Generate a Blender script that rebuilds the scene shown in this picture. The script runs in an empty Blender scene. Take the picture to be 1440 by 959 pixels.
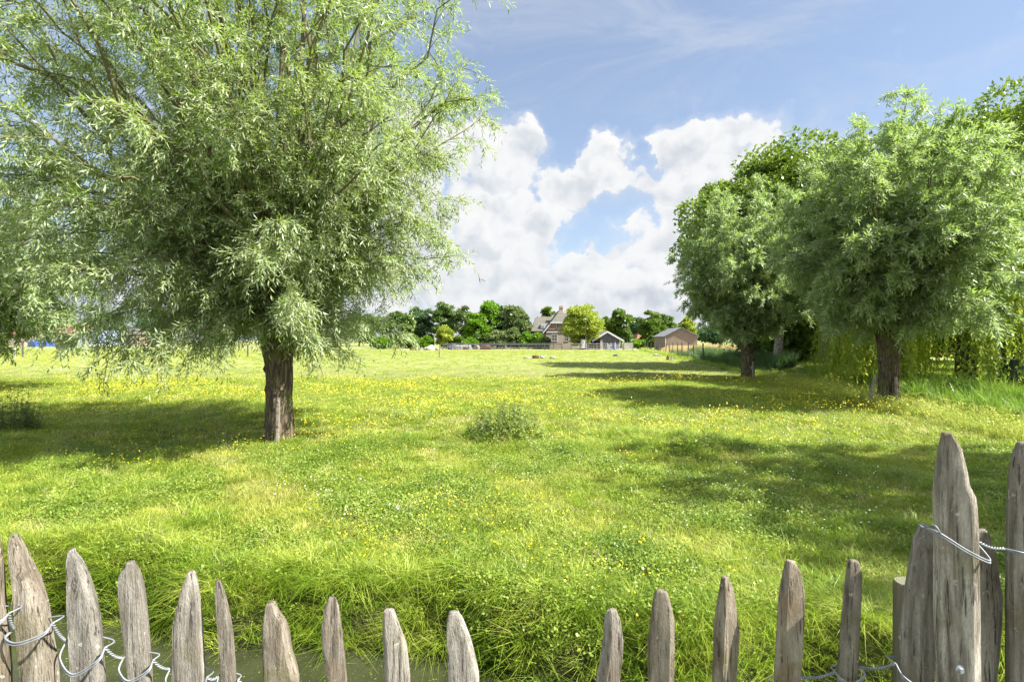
import bpy, math, random
import numpy as np
from mathutils import Vector, Matrix

# ---------------------------------------------------------------- camera, sun, sky, exposure
R = math.radians
scene = bpy.context.scene
COL = scene.collection
CAM_H = 1.9
F = 750.0                     # focal length in photo pixels (photo 1440 x 959)
CX, CY = 720.0, 478.0

cam_d = bpy.data.cameras.new("camera")
cam = bpy.data.objects.new("camera", cam_d)
COL.objects.link(cam)
cam.location = (0, 0, CAM_H)
cam.rotation_euler = (R(90), 0, 0)
cam_d.sensor_width = 36.0
cam_d.lens = 36.0 * F / 1440.0
cam_d.shift_y = -1.5 / 1440.0
cam_d.clip_start = 0.05
cam_d.clip_end = 3000
scene.camera = cam

SUN_EL = R(47)
SUN_AZ = R(90 + 18)           # clockwise from +Y (view direction): to the right, a little behind
sun_dir = Vector((math.sin(SUN_AZ) * math.cos(SUN_EL), math.cos(SUN_AZ) * math.cos(SUN_EL), math.sin(SUN_EL)))
sun_d = bpy.data.lights.new("sun", 'SUN')
sun_d.energy = 3.6
sun_d.angle = R(0.55)
sun_d.color = (1.0, 0.955, 0.87)
sun = bpy.data.objects.new("sun", sun_d)
COL.objects.link(sun)
sun.rotation_euler = sun_dir.to_track_quat('Z', 'Y').to_euler()
sun.location = (20, -10, 40)

scene.view_settings.view_transform = 'Standard'
scene.view_settings.look = 'None'
scene.view_settings.gamma = 1.0
scene.view_settings.use_curve_mapping = False
scene.view_settings.exposure = 2.2
scene.render.engine = 'CYCLES'
scene.cycles.max_bounces = 8
scene.cycles.diffuse_bounces = 5
scene.cycles.glossy_bounces = 2
scene.cycles.transmission_bounces = 6
scene.cycles.transparent_max_bounces = 4
scene.cycles.sample_clamp_indirect = 4.0
scene.cycles.use_denoising = True


class NT:
    """small helper to write node trees"""
    def __init__(self, tree):
        self.t = tree

    def n(self, typ, **kw):
        nd = self.t.nodes.new(typ)
        for k, v in kw.items():
            setattr(nd, k, v)
        return nd

    def link(self, a, b):
        self.t.links.new(a, b)

    def put(self, sock, v):
        if hasattr(v, 'is_output') or isinstance(v, bpy.types.NodeSocket):
            self.t.links.new(v, sock)
        elif v is not None:
            sock.default_value = v

    def m(self, op, a, b=None, c=None, clamp=False):
        nd = self.n('ShaderNodeMath', operation=op)
        nd.use_clamp = clamp
        self.put(nd.inputs[0], a)
        if b is not None:
            self.put(nd.inputs[1], b)
        if c is not None:
            self.put(nd.inputs[2], c)
        return nd.outputs[0]

    def maprange(self, v, a, b, c=0.0, d=1.0, interp='SMOOTHSTEP'):
        nd = self.n('ShaderNodeMapRange')
        nd.interpolation_type = interp
        self.put(nd.inputs['Value'], v)
        nd.inputs['From Min'].default_value = a
        nd.inputs['From Max'].default_value = b
        nd.inputs['To Min'].default_value = c
        nd.inputs['To Max'].default_value = d
        return nd.outputs[0]

    def mix(self, f, a, b):
        nd = self.n('ShaderNodeMix', data_type='RGBA')
        self.put(nd.inputs[0], f)
        self.put(nd.inputs[6], a)
        self.put(nd.inputs[7], b)
        return nd.outputs[2]

    def noise(self, vec, scale, detail=4.0, rough=0.5, dim='3D', dist=0.0):
        nd = self.n('ShaderNodeTexNoise')
        nd.noise_dimensions = dim
        if vec is not None:
            self.put(nd.inputs['Vector'], vec)
        nd.inputs['Scale'].default_value = scale
        nd.inputs['Detail'].default_value = detail
        nd.inputs['Roughness'].default_value = rough
        nd.inputs['Distortion'].default_value = dist
        return nd.outputs['Fac']

    def ramp(self, f, stops):
        nd = self.n('ShaderNodeValToRGB')
        el = nd.color_ramp.elements
        while len(el) > 1:
            el.remove(el[-1])
        el[0].position, el[0].color = stops[0][0], (*stops[0][1], 1)
        for p, c in stops[1:]:
            e = el.new(p)
            e.color = (*c, 1)
        self.put(nd.inputs[0], f)
        return nd.outputs[0]


def build_world():
    w = bpy.data.worlds.new("World")
    scene.world = w
    w.use_nodes = True
    t = w.node_tree
    t.nodes.clear()
    N = NT(t)
    sky = N.n('ShaderNodeTexSky')
    sky.sky_type = 'NISHITA'
    sky.sun_disc = False
    sky.sun_elevation = SUN_EL
    sky.sun_rotation = SUN_AZ
    sky.altitude = 0
    sky.air_density = 1.0
    sky.dust_density = 0.6
    sky.ozone_density = 1.6
    tc = N.n('ShaderNodeTexCoord')
    sep = N.n('ShaderNodeSeparateXYZ')
    N.link(tc.outputs['Generated'], sep.inputs[0])
    x, y, z = sep.outputs
    az = N.m('ARCTAN2', x, y)
    hz = N.m('SQRT', N.m('ADD', N.m('MULTIPLY', x, x), N.m('MULTIPLY', y, y)))
    te = N.m('DIVIDE', z, N.m('MAXIMUM', hz, 0.02))
    te = N.m('MINIMUM', te, 4.0)

    cmb = N.n('ShaderNodeCombineXYZ')
    N.put(cmb.inputs[0], az)
    N.put(cmb.inputs[1], te)
    p = cmb.outputs[0]
    # warp the lookup so that no heap keeps a round outline
    nz = N.n('ShaderNodeTexNoise')
    nz.noise_dimensions = '2D'
    N.link(p, nz.inputs['Vector'])
    nz.inputs['Scale'].default_value = 13
    nz.inputs['Detail'].default_value = 5
    vm = N.n('ShaderNodeVectorMath', operation='SUBTRACT')
    N.link(nz.outputs['Color'], vm.inputs[0])
    vm.inputs[1].default_value = (0.5, 0.5, 0.5)
    vs = N.n('ShaderNodeVectorMath', operation='SCALE')
    N.link(vm.outputs[0], vs.inputs[0])
    vs.inputs['Scale'].default_value = 0.105
    va = N.n('ShaderNodeVectorMath', operation='ADD')
    N.link(p, va.inputs[0])
    N.link(vs.outputs[0], va.inputs[1])
    pw = va.outputs[0]
    sp = N.n('ShaderNodeSeparateXYZ')
    N.link(pw, sp.inputs[0])
    wa, wt = sp.outputs[0], sp.outputs[1]
    big = N.noise(p, 2.3, 2.0, 0.5, '2D')
    best = None
    grad = None
    for (px, py, rx, ry, s) in CLOUDS:
        ca = math.atan((px - CX) / F)
        ct = (CY - py) / math.hypot(F, px - CX)
        dx = N.m('MULTIPLY_ADD', wa, F / rx, -ca * F / rx)
        dy = N.m('MULTIPLY_ADD', wt, F / ry, -ct * F / ry)
        d2 = N.m('MULTIPLY_ADD', dx, dx, N.m('MULTIPLY', dy, dy))
        b = N.m('MULTIPLY_ADD', d2, -s, s)
        sh = N.m('MULTIPLY_ADD', dy, 0.42, 0.52, clamp=True)
        sh = N.m('MULTIPLY_ADD', dx, 0.10, sh, clamp=True)
        if best is None:
            best, grad = b, sh
        else:
            k = N.m('MULTIPLY_ADD', N.m('SUBTRACT', b, best), 2.6, 0.5, clamp=True)
            grad = N.m('ADD', N.m('MULTIPLY', grad, N.m('SUBTRACT', 1.0, k)), N.m('MULTIPLY', sh, k))
            best = N.m('SMOOTH_MAX', best, b, 0.25)
    for (px, py, rx, ry, s) in GAPS:
        ca = math.atan((px - CX) / F)
        ct = (CY - py) / math.hypot(F, px - CX)
        dx = N.m('MULTIPLY_ADD', wa, F / rx, -ca * F / rx)
        dy = N.m('MULTIPLY_ADD', wt, F / ry, -ct * F / ry)
        d2 = N.m('MULTIPLY_ADD', dx, dx, N.m('MULTIPLY', dy, dy))
        b = N.m('MAXIMUM', N.m('MULTIPLY_ADD', d2, -s, s), 0.0)
        best = N.m('SUBTRACT', best, b)
    # general cover near the horizon all the way round
    low = N.maprange(te, 0.05, 0.24, 0.75, -1.3, 'LINEAR')
    low = N.m('ADD', low, N.m('MULTIPLY', N.m('SUBTRACT', big, 0.5), 2.2))
    best = N.m('SMOOTH_MAX', best, low, 0.25)
    # unseen scattered heaps elsewhere, cover raised for more fill light (away from what the photograph shows)
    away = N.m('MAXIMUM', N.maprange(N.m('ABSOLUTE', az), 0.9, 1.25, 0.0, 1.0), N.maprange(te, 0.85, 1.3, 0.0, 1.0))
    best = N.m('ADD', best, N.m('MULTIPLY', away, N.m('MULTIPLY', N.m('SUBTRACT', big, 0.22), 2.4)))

    def detail(vec, vecp, dt):
        fb = N.m('MULTIPLY', N.m('SUBTRACT', N.noise(vecp, 14.0, dt, 0.66, '2D'), 0.5), 1.9)
        for sc, am in ((9.0, 0.9), (24.0, 0.8)):
            vo = N.n('ShaderNodeTexVoronoi')
            vo.voronoi_dimensions = '2D'
            vo.feature = 'SMOOTH_F1'
            N.link(vec, vo.inputs['Vector'])
            vo.inputs['Scale'].default_value = sc
            vo.inputs['Smoothness'].default_value = 0.35
            fb = N.m('ADD', fb, N.m('MULTIPLY', N.m('SUBTRACT', 0.45, vo.outputs['Distance']), am))
        return fb

    d0 = detail(pw, p, 7.0)
    f0 = N.m('ADD', best, d0)

    def shifted(v, dx, dy):
        ad = N.n('ShaderNodeVectorMath', operation='ADD')
        N.link(v, ad.inputs[0])
        ad.inputs[1].default_value = (dx, dy, 0)
        return ad.outputs[0]
    d1 = detail(shifted(pw, 0.018, 0.036), shifted(p, 0.018, 0.036), 2.0)
    cover = N.maprange(f0, -0.15, 0.42)
    soft = N.maprange(f0, -1.1, 0.5, 0.0, 0.30)
    cover = N.m('MAXIMUM', cover, soft)
    lit = N.maprange(N.m('SUBTRACT', d0, d1), -0.9, 0.7, 0.0, 1.0)
    # broad grey bellies and bright crowns
    mpb = N.n('ShaderNodeMapping')
    N.link(pw, mpb.inputs[0])
    mpb.inputs['Scale'].default_value = (1.0, 2.3, 1)
    belly = N.maprange(N.noise(mpb.outputs[0], 6.0, 3.0, 0.5, '2D'), 0.36, 0.64, 0.25, 1.0)
    thick = N.maprange(f0, 0.1, 1.5, 1.0, 0.0)
    lit = N.m('ADD', N.m('MULTIPLY', lit, 0.46), N.m('MULTIPLY', N.m('ADD', N.m('MULTIPLY', N.m('MAXIMUM', belly, thick), 0.42), N.m('MULTIPLY', grad, 0.58)), 0.66))
    lit = N.m('MULTIPLY', lit, N.maprange(te, 0.0, 0.25, 0.88, 1.0, 'LINEAR'))
    ccol = N.ramp(lit, [(0.0, (0.46, 0.51, 0.59)), (0.25, (0.60, 0.65, 0.72)), (0.5, (0.79, 0.825, 0.87)), (0.75, (0.93, 0.94, 0.96)), (1.0, (1.0, 1.0, 1.0))])
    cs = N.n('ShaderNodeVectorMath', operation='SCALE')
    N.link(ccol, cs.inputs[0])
    # the heaps behind and beside the camera and overhead are made brighter to add fill light
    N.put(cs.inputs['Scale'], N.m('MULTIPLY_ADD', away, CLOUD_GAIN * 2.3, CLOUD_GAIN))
    # thin high cirrus
    mp = N.n('ShaderNodeMapping')
    N.link(p, mp.inputs[0])
    mp.inputs['Rotation'].default_value = (0, 0, R(-24))
    mp.inputs['Scale'].default_value = (1.2, 3.6, 1)
    cir = N.noise(mp.outputs[0], 2.2, 7.0, 0.62, '2D', 0.6)
    cir = N.m('MULTIPLY', N.maprange(cir, 0.38, 0.78, 0.0, 0.55), N.maprange(te, 0.1, 0.35))
    skyc = N.n('ShaderNodeVectorMath', operation='MULTIPLY')
    N.link(sky.outputs[0], skyc.inputs[0])
    skyc.inputs[1].default_value = SKY_TINT
    wisp = N.n('ShaderNodeVectorMath', operation='SCALE')
    wisp.inputs[0].default_value = (0.80, 0.88, 1.0)
    wisp.inputs['Scale'].default_value = CLOUD_GAIN * 0.85
    base = N.mix(cir, skyc.outputs[0], wisp.outputs[0])
    veil = N.maprange(te, 0.0, 0.5, 0.38, 0.26)
    base = N.mix(veil, base, wisp.outputs[0])
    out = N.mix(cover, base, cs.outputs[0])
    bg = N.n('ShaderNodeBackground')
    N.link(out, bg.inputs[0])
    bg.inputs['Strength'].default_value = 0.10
    o = N.n('ShaderNodeOutputWorld')
    N.link(bg.outputs[0], o.inputs[0])
    w.cycles.sampling_method = 'MANUAL'
    w.cycles.sample_map_resolution = 512


CLOUD_GAIN = 2.14
SKY_TINT = (0.425, 0.43, 0.44)
GAPS = [(866, 290, 44, 30, 1.25), (822, 325, 54, 27, 1.25), (915, 222, 18, 34, 1.2), (800, 192, 34, 36, 1.3)]
# heaps: photo x, y, radius x, radius y, strength
CLOUDS = [
    (700, 225, 62, 52, 1.0), (640, 235, 55, 70, 0.8), (735, 208, 30, 38, 0.9), (590, 250, 110, 110, 0.9),
    (735, 310, 95, 45, 0.8), (800, 262, 60, 38, 0.9), (858, 212, 40, 28, 0.8), (850, 240, 50, 34, 0.9), (880, 268, 30, 16, 0.7),
    (700, 345, 100, 50, 0.9), (640, 370, 120, 80, 0.9), (780, 388, 110, 38, 0.9),
    (880, 345, 60, 35, 0.8), (840, 365, 50, 28, 0.8), (930, 340, 80, 55, 0.9),
    (1000, 215, 75, 45, 1.0), (1045, 190, 50, 32, 0.9), (955, 205, 40, 32, 0.9), (950, 265, 75, 42, 0.9), (1050, 270, 100, 60, 0.9),
    (760, 425, 260, 40, 0.8), (960, 420, 120, 50, 0.9), (480, 340, 120, 110, 0.7), (1150, 330, 120, 80, 0.8),
]
build_world()

# ---------------------------------------------------------------- helpers
rng = np.random.default_rng(7)
random.seed(7)


def gx(px, d):
    """world x of photo column px at distance d"""
    return (px - CX) * d / F


def gz(py, d):
    """world z of photo row py at distance d"""
    return CAM_H - (py - CY) * d / F


def prop(o, label=None, cat=None, group=None, kind=None):
    if label: o["label"] = label
    if cat: o["category"] = cat
    if group: o["group"] = group
    if kind: o["kind"] = kind
    return o


def empty(name, loc=(0, 0, 0), **kw):
    o = bpy.data.objects.new(name, None)
    COL.objects.link(o)
    o.location = loc
    o.empty_display_size = 0.2
    prop(o, **kw)
    return o


def mesh_np(name, verts, faces, mats=None, parent=None, smooth=False, attrs=None, link=True, fmat=None):
    """verts (N,3); faces: list of arrays of shape (M,k)"""
    verts = np.asarray(verts, dtype=np.float32).reshape(-1, 3)
    if isinstance(faces, np.ndarray):
        faces = [faces]
    faces = [np.asarray(f, dtype=np.int32) for f in faces if len(f)]
    me = bpy.data.meshes.new(name)
    me.vertices.add(len(verts))
    me.vertices.foreach_set('co', verts.ravel())
    nl = sum(f.size for f in faces)
    nf = sum(len(f) for f in faces)
    me.loops.add(nl)
    me.loops.foreach_set('vertex_index', np.concatenate([f.ravel() for f in faces]) if faces else [])
    me.polygons.add(nf)
    tot = np.concatenate([np.full(len(f), f.shape[1], dtype=np.int32) for f in faces])
    start = np.concatenate([[0], np.cumsum(tot)[:-1]]).astype(np.int32)
    me.polygons.foreach_set('loop_start', start)
    me.polygons.foreach_set('loop_total', tot)
    if smooth:
        me.polygons.foreach_set('use_smooth', np.ones(nf, dtype=bool))
    if fmat is not None:
        me.polygons.foreach_set('material_index', np.asarray(fmat, dtype=np.int32))
    if attrs:
        for k, v in attrs.items():
            a = me.attributes.new(k, 'FLOAT', 'POINT')
            a.data.foreach_set('value', np.asarray(v, dtype=np.float32))
    for m in (mats or []):
        me.materials.append(m)
    me.update(calc_edges=True)
    o = bpy.data.objects.new(name, me)
    if link:
        COL.objects.link(o)
    if parent is not None:
        o.parent = parent
    return o


class MB:
    """collects simple shapes into one mesh"""
    def __init__(self):
        self.v = []
        self.f3 = []
        self.f4 = []
        self.ng = []
        self.n = 0

    def add(self, verts, quads=(), tris=(), ngons=()):
        b = self.n
        self.v.extend([tuple(p) for p in verts])
        self.n += len(verts)
        self.f4.extend([tuple(i + b for i in q) for q in quads])
        self.f3.extend([tuple(i + b for i in q) for q in tris])
        self.ng.extend([tuple(i + b for i in q) for q in ngons])

    def box(self, c, s, rz=0.0, tilt=None, taper=1.0):
        hx, hy, hz = s[0] / 2, s[1] / 2, s[2] / 2
        M = Matrix.Rotation(rz, 3, 'Z')
        if tilt is not None:
            M = M @ Matrix.Rotation(tilt[0], 3, 'X') @ Matrix.Rotation(tilt[1], 3, 'Y')
        vs = []
        for zz in (-1, 1):
            k = 1.0 if zz < 0 else taper
            for (a, b) in ((-1, -1), (1, -1), (1, 1), (-1, 1)):
                p = M @ Vector((a * hx * k, b * hy * k, zz * hz))
                vs.append((p.x + c[0], p.y + c[1], p.z + c[2]))
        self.add(vs, quads=[(3, 2, 1, 0), (4, 5, 6, 7), (0, 1, 5, 4), (1, 2, 6, 5), (2, 3, 7, 6), (3, 0, 4, 7)])

    def tube(self, pts, rads, sides=8, cap=True, jag=0.0):
        pts = [Vector(p) for p in pts]
        n = len(pts)
        if not hasattr(rads, '__len__'):
            rads = [rads] * n
        t = (pts[1] - pts[0]).normalized()
        up = Vector((0, 0, 1)) if abs(t.z) < 0.9 else Vector((1, 0, 0))
        a = t.cross(up).normalized()
        vs = []
        for i, p in enumerate(pts):
            if i < n - 1:
                t2 = (pts[i + 1] - p).normalized()
            else:
                t2 = (p - pts[i - 1]).normalized()
            a = (a - t2 * a.dot(t2)).normalized()
            b = t2.cross(a)
            for k in range(sides):
                th = 2 * math.pi * k / sides
                r = rads[i] * (1 + (random.uniform(-jag, jag) if jag else 0))
                q = p + (a * math.cos(th) + b * math.sin(th)) * r
                vs.append(q)
        quads = []
        for i in range(n - 1):
            for k in range(sides):
                k2 = (k + 1) % sides
                quads.append((i * sides + k, i * sides + k2, (i + 1) * sides + k2, (i + 1) * sides + k))
        ng = []
        if cap:
            ng = [tuple(range(sides - 1, -1, -1)), tuple(range((n - 1) * sides, n * sides))]
        self.add(vs, quads=quads, ngons=ng)

    def prism(self, poly, y0, y1):
        """polygon in x,z extruded from y0 to y1"""
        n = len(poly)
        vs = [(x, y0, z) for x, z in poly] + [(x, y1, z) for x, z in poly]
        quads = [(i, (i + 1) % n, n + (i + 1) % n, n + i) for i in range(n)]
        self.add(vs, quads=quads, ngons=[tuple(range(n - 1, -1, -1)), tuple(range(n, 2 * n))])

    def build(self, name, mat, parent=None, smooth=False, bevel=0.0, **kw):
        me = bpy.data.meshes.new(name)
        me.from_pydata(self.v, [], self.f4 + self.f3 + self.ng)
        import bmesh
        bm = bmesh.new()
        bm.from_mesh(me)
        bmesh.ops.recalc_face_normals(bm, faces=bm.faces)
        if bevel:
            bmesh.ops.bevel(bm, geom=list(bm.edges), offset=bevel, segments=2, affect='EDGES', clamp_overlap=True)
        bm.to_mesh(me)
        bm.free()
        if smooth:
            me.polygons.foreach_set('use_smooth', [True] * len(me.polygons))
        me.materials.append(mat)
        o = bpy.data.objects.new(name, me)
        COL.objects.link(o)
        if parent is not None:
            o.parent = parent
        prop(o, **kw)
        return o


# ---------------------------------------------------------------- materials
def new_mat(name):
    m = bpy.data.materials.new(name)
    m.use_nodes = True
    m.node_tree.nodes.clear()
    N = NT(m.node_tree)
    o = N.n('ShaderNodeOutputMaterial')
    return m, N, o


def principled(N, o, col, rough=0.8, spec=0.3, metal=0.0, bump=None, bstr=0.3, bdist=0.01):
    p = N.n('ShaderNodeBsdfPrincipled')
    N.put(p.inputs['Base Color'], col if not isinstance(col, tuple) else (*col, 1))
    N.put(p.inputs['Roughness'], rough)
    p.inputs['Metallic'].default_value = metal
    p.inputs['Specular IOR Level'].default_value = spec
    if bump is not None:
        b = N.n('ShaderNodeBump')
        b.inputs['Strength'].default_value = bstr
        b.inputs['Distance'].default_value = bdist
        N.link(bump, b.inputs['Height'])
        N.link(b.outputs[0], p.inputs['Normal'])
    N.link(p.outputs[0], o.inputs['Surface'])
    return p


def pos(N):
    return N.n('ShaderNodeNewGeometry').outputs['Position']


def objco(N):
    return N.n('ShaderNodeTexCoord').outputs['Object']


def mapped(N, v, sc):
    mp = N.n('ShaderNodeMapping')
    N.link(v, mp.inputs[0])
    mp.inputs['Scale'].default_value = sc
    return mp.outputs[0]


def leaf_mat(name, stops, trans=0.35, tcol=(0.22, 0.34, 0.04), rough=0.45, spec=0.35, under=None, clump=0.8, inst=False, patch=None):
    """stops: ramp over a per-leaf random value mixed with a broad noise"""
    m, N, o = new_mat(name)
    at = N.n('ShaderNodeAttribute')
    at.attribute_name = 'v'
    v = at.outputs['Fac']
    nz = N.noise(pos(N), clump, 2.0, 0.5)
    f = N.m('ADD', N.m('MULTIPLY', v, 0.45), N.m('MULTIPLY', N.maprange(nz, 0.3, 0.7), 0.55))
    if inst:
        oi = N.n('ShaderNodeObjectInfo')
        f = N.m('ADD', N.m('MULTIPLY', f, 0.62), N.m('MULTIPLY', oi.outputs['Random'], 0.38))
    col = N.ramp(f, stops)
    if patch:
        nz2 = N.noise(pos(N), patch[0], 3.0, 0.6)
        col = N.mix(N.maprange(nz2, patch[1], patch[2]), col, (*patch[3], 1))
    if under:
        g = N.n('ShaderNodeNewGeometry')
        col = N.mix(g.outputs['Backfacing'], col, (*under, 1))
    p = N.n('ShaderNodeBsdfPrincipled')
    N.put(p.inputs['Base Color'], col)
    p.inputs['Roughness'].default_value = rough
    p.inputs['Specular IOR Level'].default_value = spec
    tr = N.n('ShaderNodeBsdfTranslucent')
    tc = N.n('ShaderNodeMix', data_type='RGBA')
    tc.blend_type = 'MIX'
    tc.inputs[0].default_value = 0.6
    N.put(tc.inputs[6], col)
    N.put(tc.inputs[7], (*tcol, 1))
    N.link(tc.outputs[2], tr.inputs[0])
    mx = N.n('ShaderNodeMixShader')
    mx.inputs[0].default_value = trans
    N.link(p.outputs[0], mx.inputs[1])
    N.link(tr.outputs[0], mx.inputs[2])
    N.link(mx.outputs[0], o.inputs['Surface'])
    return m


def bark_mat(name, c1, c2, scale=14.0, zs=0.25, moss=None, bstr=0.8):
    m, N, o = new_mat(name)
    v = mapped(N, objco(N), (1, 1, zs))
    n1 = N.noise(v, scale, 6.0, 0.65, dist=0.4)
    vo = N.n('ShaderNodeTexVoronoi')
    vo.feature = 'DISTANCE_TO_EDGE'
    N.link(v, vo.inputs['Vector'])
    vo.inputs['Scale'].default_value = scale * 0.9
    crack = N.maprange(vo.outputs['Distance'], 0.0, 0.30, 0.25, 1.0)
    col = N.ramp(n1, [(0.3, c1), (0.7, c2)])
    col = N.mix(crack, tuple(x * 0.35 for x in c1) + (1,), col)
    if moss:
        mz = N.maprange(N.noise(objco(N), 3.0, 4.0, 0.6), 0.48, 0.65)
        col = N.mix(N.m('MULTIPLY', mz, 0.7), col, (*moss, 1))
    h = N.m('ADD', N.m('MULTIPLY', n1, 0.5), crack)
    principled(N, o, col, 0.9, 0.15, bump=h, bstr=bstr, bdist=0.03)
    return m


def plain_mat(name, c, rough=0.7, spec=0.3, var=0.25, scale=6.0, metal=0.0, bump=0.2):
    m, N, o = new_mat(name)
    n1 = N.noise(objco(N), scale, 5.0, 0.6)
    k0 = tuple(x * (1 - var) for x in c)
    k1 = tuple(min(1, x * (1 + var)) for x in c)
    col = N.ramp(n1, [(0.3, k0), (0.7, k1)])
    principled(N, o, col, rough, spec, metal, bump=n1, bstr=bump, bdist=0.01)
    return m


def brick_mat(name, c1, c2, mortar, bw=0.42, bh=0.1):
    m, N, o = new_mat(name)
    # use a coordinate that runs along both wall directions
    g = N.n('ShaderNodeNewGeometry')
    sp = N.n('ShaderNodeSeparateXYZ')
    N.link(objco(N), sp.inputs[0])
    cb = N.n('ShaderNodeCombineXYZ')
    N.link(N.m('ADD', sp.outputs[0], sp.outputs[1]), cb.inputs[0])
    N.link(sp.outputs[2], cb.inputs[1])
    b = N.n('ShaderNodeTexBrick')
    N.link(cb.outputs[0], b.inputs['Vector'])
    b.inputs['Color1'].default_value = (*c1, 1)
    b.inputs['Color2'].default_value = (*c2, 1)
    b.inputs['Mortar'].default_value = (*mortar, 1)
    b.inputs['Scale'].default_value = 1.0
    b.inputs['Brick Width'].default_value = bw
    b.inputs['Row Height'].default_value = bh
    b.inputs['Mortar Size'].default_value = 0.012
    col = N.mix(N.m('MULTIPLY', N.noise(objco(N), 1.5, 3.0), 0.5), b.outputs['Color'], (*[x * 0.75 for x in c1], 1))
    principled(N, o, col, 0.9, 0.2)
    return m


def tile_mat(name, c1, c2, row=0.33):
    m, N, o = new_mat(name)
    v = objco(N)
    sp = N.n('ShaderNodeSeparateXYZ')
    N.link(v, sp.inputs[0])
    rows = N.m('FRACT', N.m('MULTIPLY', sp.outputs[2], 1 / row))
    n1 = N.noise(v, 2.0, 5.0, 0.65)
    col = N.ramp(n1, [(0.3, c1), (0.7, c2)])
    col = N.mix(N.maprange(rows, 0.0, 0.25, 0.45, 0.0), col, (*[x * 0.4 for x in c1], 1))
    principled(N, o, col, 0.85, 0.25, bump=rows, bstr=0.6, bdist=0.04)
    return m


def stake_mat(name='weathered_stake_wood', k=1.0):
    """weathered split chestnut: grey with brown and green streaks and long cracks"""
    m, N, o = new_mat(name)
    v = objco(N)
    oi = N.n('ShaderNodeObjectInfo')
    cb = N.n('ShaderNodeCombineXYZ')
    N.link(N.m('MULTIPLY', oi.outputs['Random'], 37.0), cb.inputs[2])
    ad = N.n('ShaderNodeVectorMath', operation='ADD')
    N.link(v, ad.inputs[0])
    N.link(cb.outputs[0], ad.inputs[1])
    v = ad.outputs[0]
    g1 = N.noise(mapped(N, v, (1, 1, 0.055)), 150.0, 6.0, 0.7, dist=0.25)
    g2 = N.noise(mapped(N, v, (1, 1, 0.12)), 42.0, 4.0, 0.6, dist=0.6)
    g3 = N.noise(v, 14.0, 5.0, 0.65)
    fine = N.noise(mapped(N, v, (1, 1, 0.3)), 420.0, 3.0, 0.6)
    col = N.ramp(g2, [(0.28, (0.09, 0.077, 0.064)), (0.42, (0.19, 0.168, 0.142)), (0.58, (0.28 * k, 0.257 * k, 0.225 * k)), (0.78, (0.40 * k, 0.38 * k, 0.34 * k))])
    col = N.mix(N.maprange(g3, 0.5, 0.68, 0.0, 0.55), col, (0.135, 0.13, 0.055, 1))
    warm = N.noise(v, 9.0, 3.0, 0.5)
    col = N.mix(N.maprange(warm, 0.55, 0.72, 0.0, 0.5), col, (0.18, 0.13, 0.085, 1))
    crack = N.maprange(g1, 0.36, 0.46, 1.0, 0.0)
    col = N.mix(N.m('MULTIPLY', crack, 0.88), col, (0.025, 0.02, 0.016, 1))
    col = N.mix(N.maprange(fine, 0.3, 0.7, 0.3, 0.0), col, (0.07, 0.06, 0.05, 1))
    lich = N.maprange(N.noise(v, 60.0, 3.0, 0.6), 0.66, 0.72, 0.0, 0.7)
    col = N.mix(lich, col, (0.42, 0.42, 0.37, 1))
    tone = N.n('ShaderNodeHueSaturation')
    N.put(tone.inputs['Value'], N.m('MULTIPLY_ADD', oi.outputs['Random'], 0.42, 0.72))
    N.put(tone.inputs['Saturation'], N.m('MULTIPLY_ADD', N.m('FRACT', N.m('MULTIPLY', oi.outputs['Random'], 7.3)), 0.7, 0.55))
    warmc = N.n('ShaderNodeMix', data_type='RGBA')
    warmc.blend_type = 'MULTIPLY'
    warmc.inputs[0].default_value = 1.0
    N.put(warmc.inputs[6], col)
    warmc.inputs[7].default_value = (1.06, 1.02, 0.94, 1)
    N.put(tone.inputs['Color'], warmc.outputs[2])
    col = tone.outputs[0]
    h = N.m('ADD', N.m('MULTIPLY', g1, 0.7), N.m('ADD', N.m('MULTIPLY', g2, 0.6), N.m('MULTIPLY', fine, 0.25)))
    principled(N, o, col, 0.92, 0.15, bump=h, bstr=1.0, bdist=0.009)
    return m


M = {}
M['bark'] = bark_mat('willow_bark', (0.07, 0.052, 0.036), (0.22, 0.17, 0.12), 19.0, 0.18, moss=(0.10, 0.12, 0.03))
M['twig'] = plain_mat('willow_twig', (0.12, 0.11, 0.055), 0.8, 0.2)
M['bark_grey'] = bark_mat('grey_bark', (0.20, 0.17, 0.14), (0.36, 0.32, 0.27), 7.0, 0.5, bstr=0.4)
M['bark_dark'] = bark_mat('dark_bark', (0.05, 0.04, 0.03), (0.12, 0.10, 0.075), 6.0, 0.3)
M['willow_leaf'] = leaf_mat('willow_leaf', [(0.0, (0.08, 0.145, 0.024)), (0.4, (0.17, 0.24, 0.055)), (0.75, (0.28, 0.335, 0.11)), (1.0, (0.41, 0.45, 0.23))],
                            0.45, (0.35, 0.51, 0.05), 0.40, 0.45, under=(0.35, 0.41, 0.23), clump=0.9)
M['silver_leaf'] = leaf_mat('silver_willow_leaf', [(0.0, (0.095, 0.165, 0.038)), (0.4, (0.19, 0.27, 0.075)), (0.75, (0.295, 0.365, 0.13)), (1.0, (0.40, 0.455, 0.22))],
                            0.46, (0.34, 0.51, 0.08), 0.45, 0.4, under=(0.33, 0.40, 0.22), clump=0.7)
M['gold_leaf'] = leaf_mat('weeping_willow_leaf', [(0.0, (0.13, 0.21, 0.03)), (0.5, (0.28, 0.38, 0.055)), (1.0, (0.48, 0.56, 0.12))],
                          0.55, (0.62, 0.70, 0.07), 0.5, 0.3)
M['dark_leaf'] = leaf_mat('broad_dark_leaf', [(0.0, (0.035, 0.08, 0.010)), (0.5, (0.085, 0.155, 0.020)), (1.0, (0.19, 0.27, 0.035))],
                          0.3, (0.20, 0.30, 0.02), 0.4, 0.4, clump=0.5)
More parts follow.
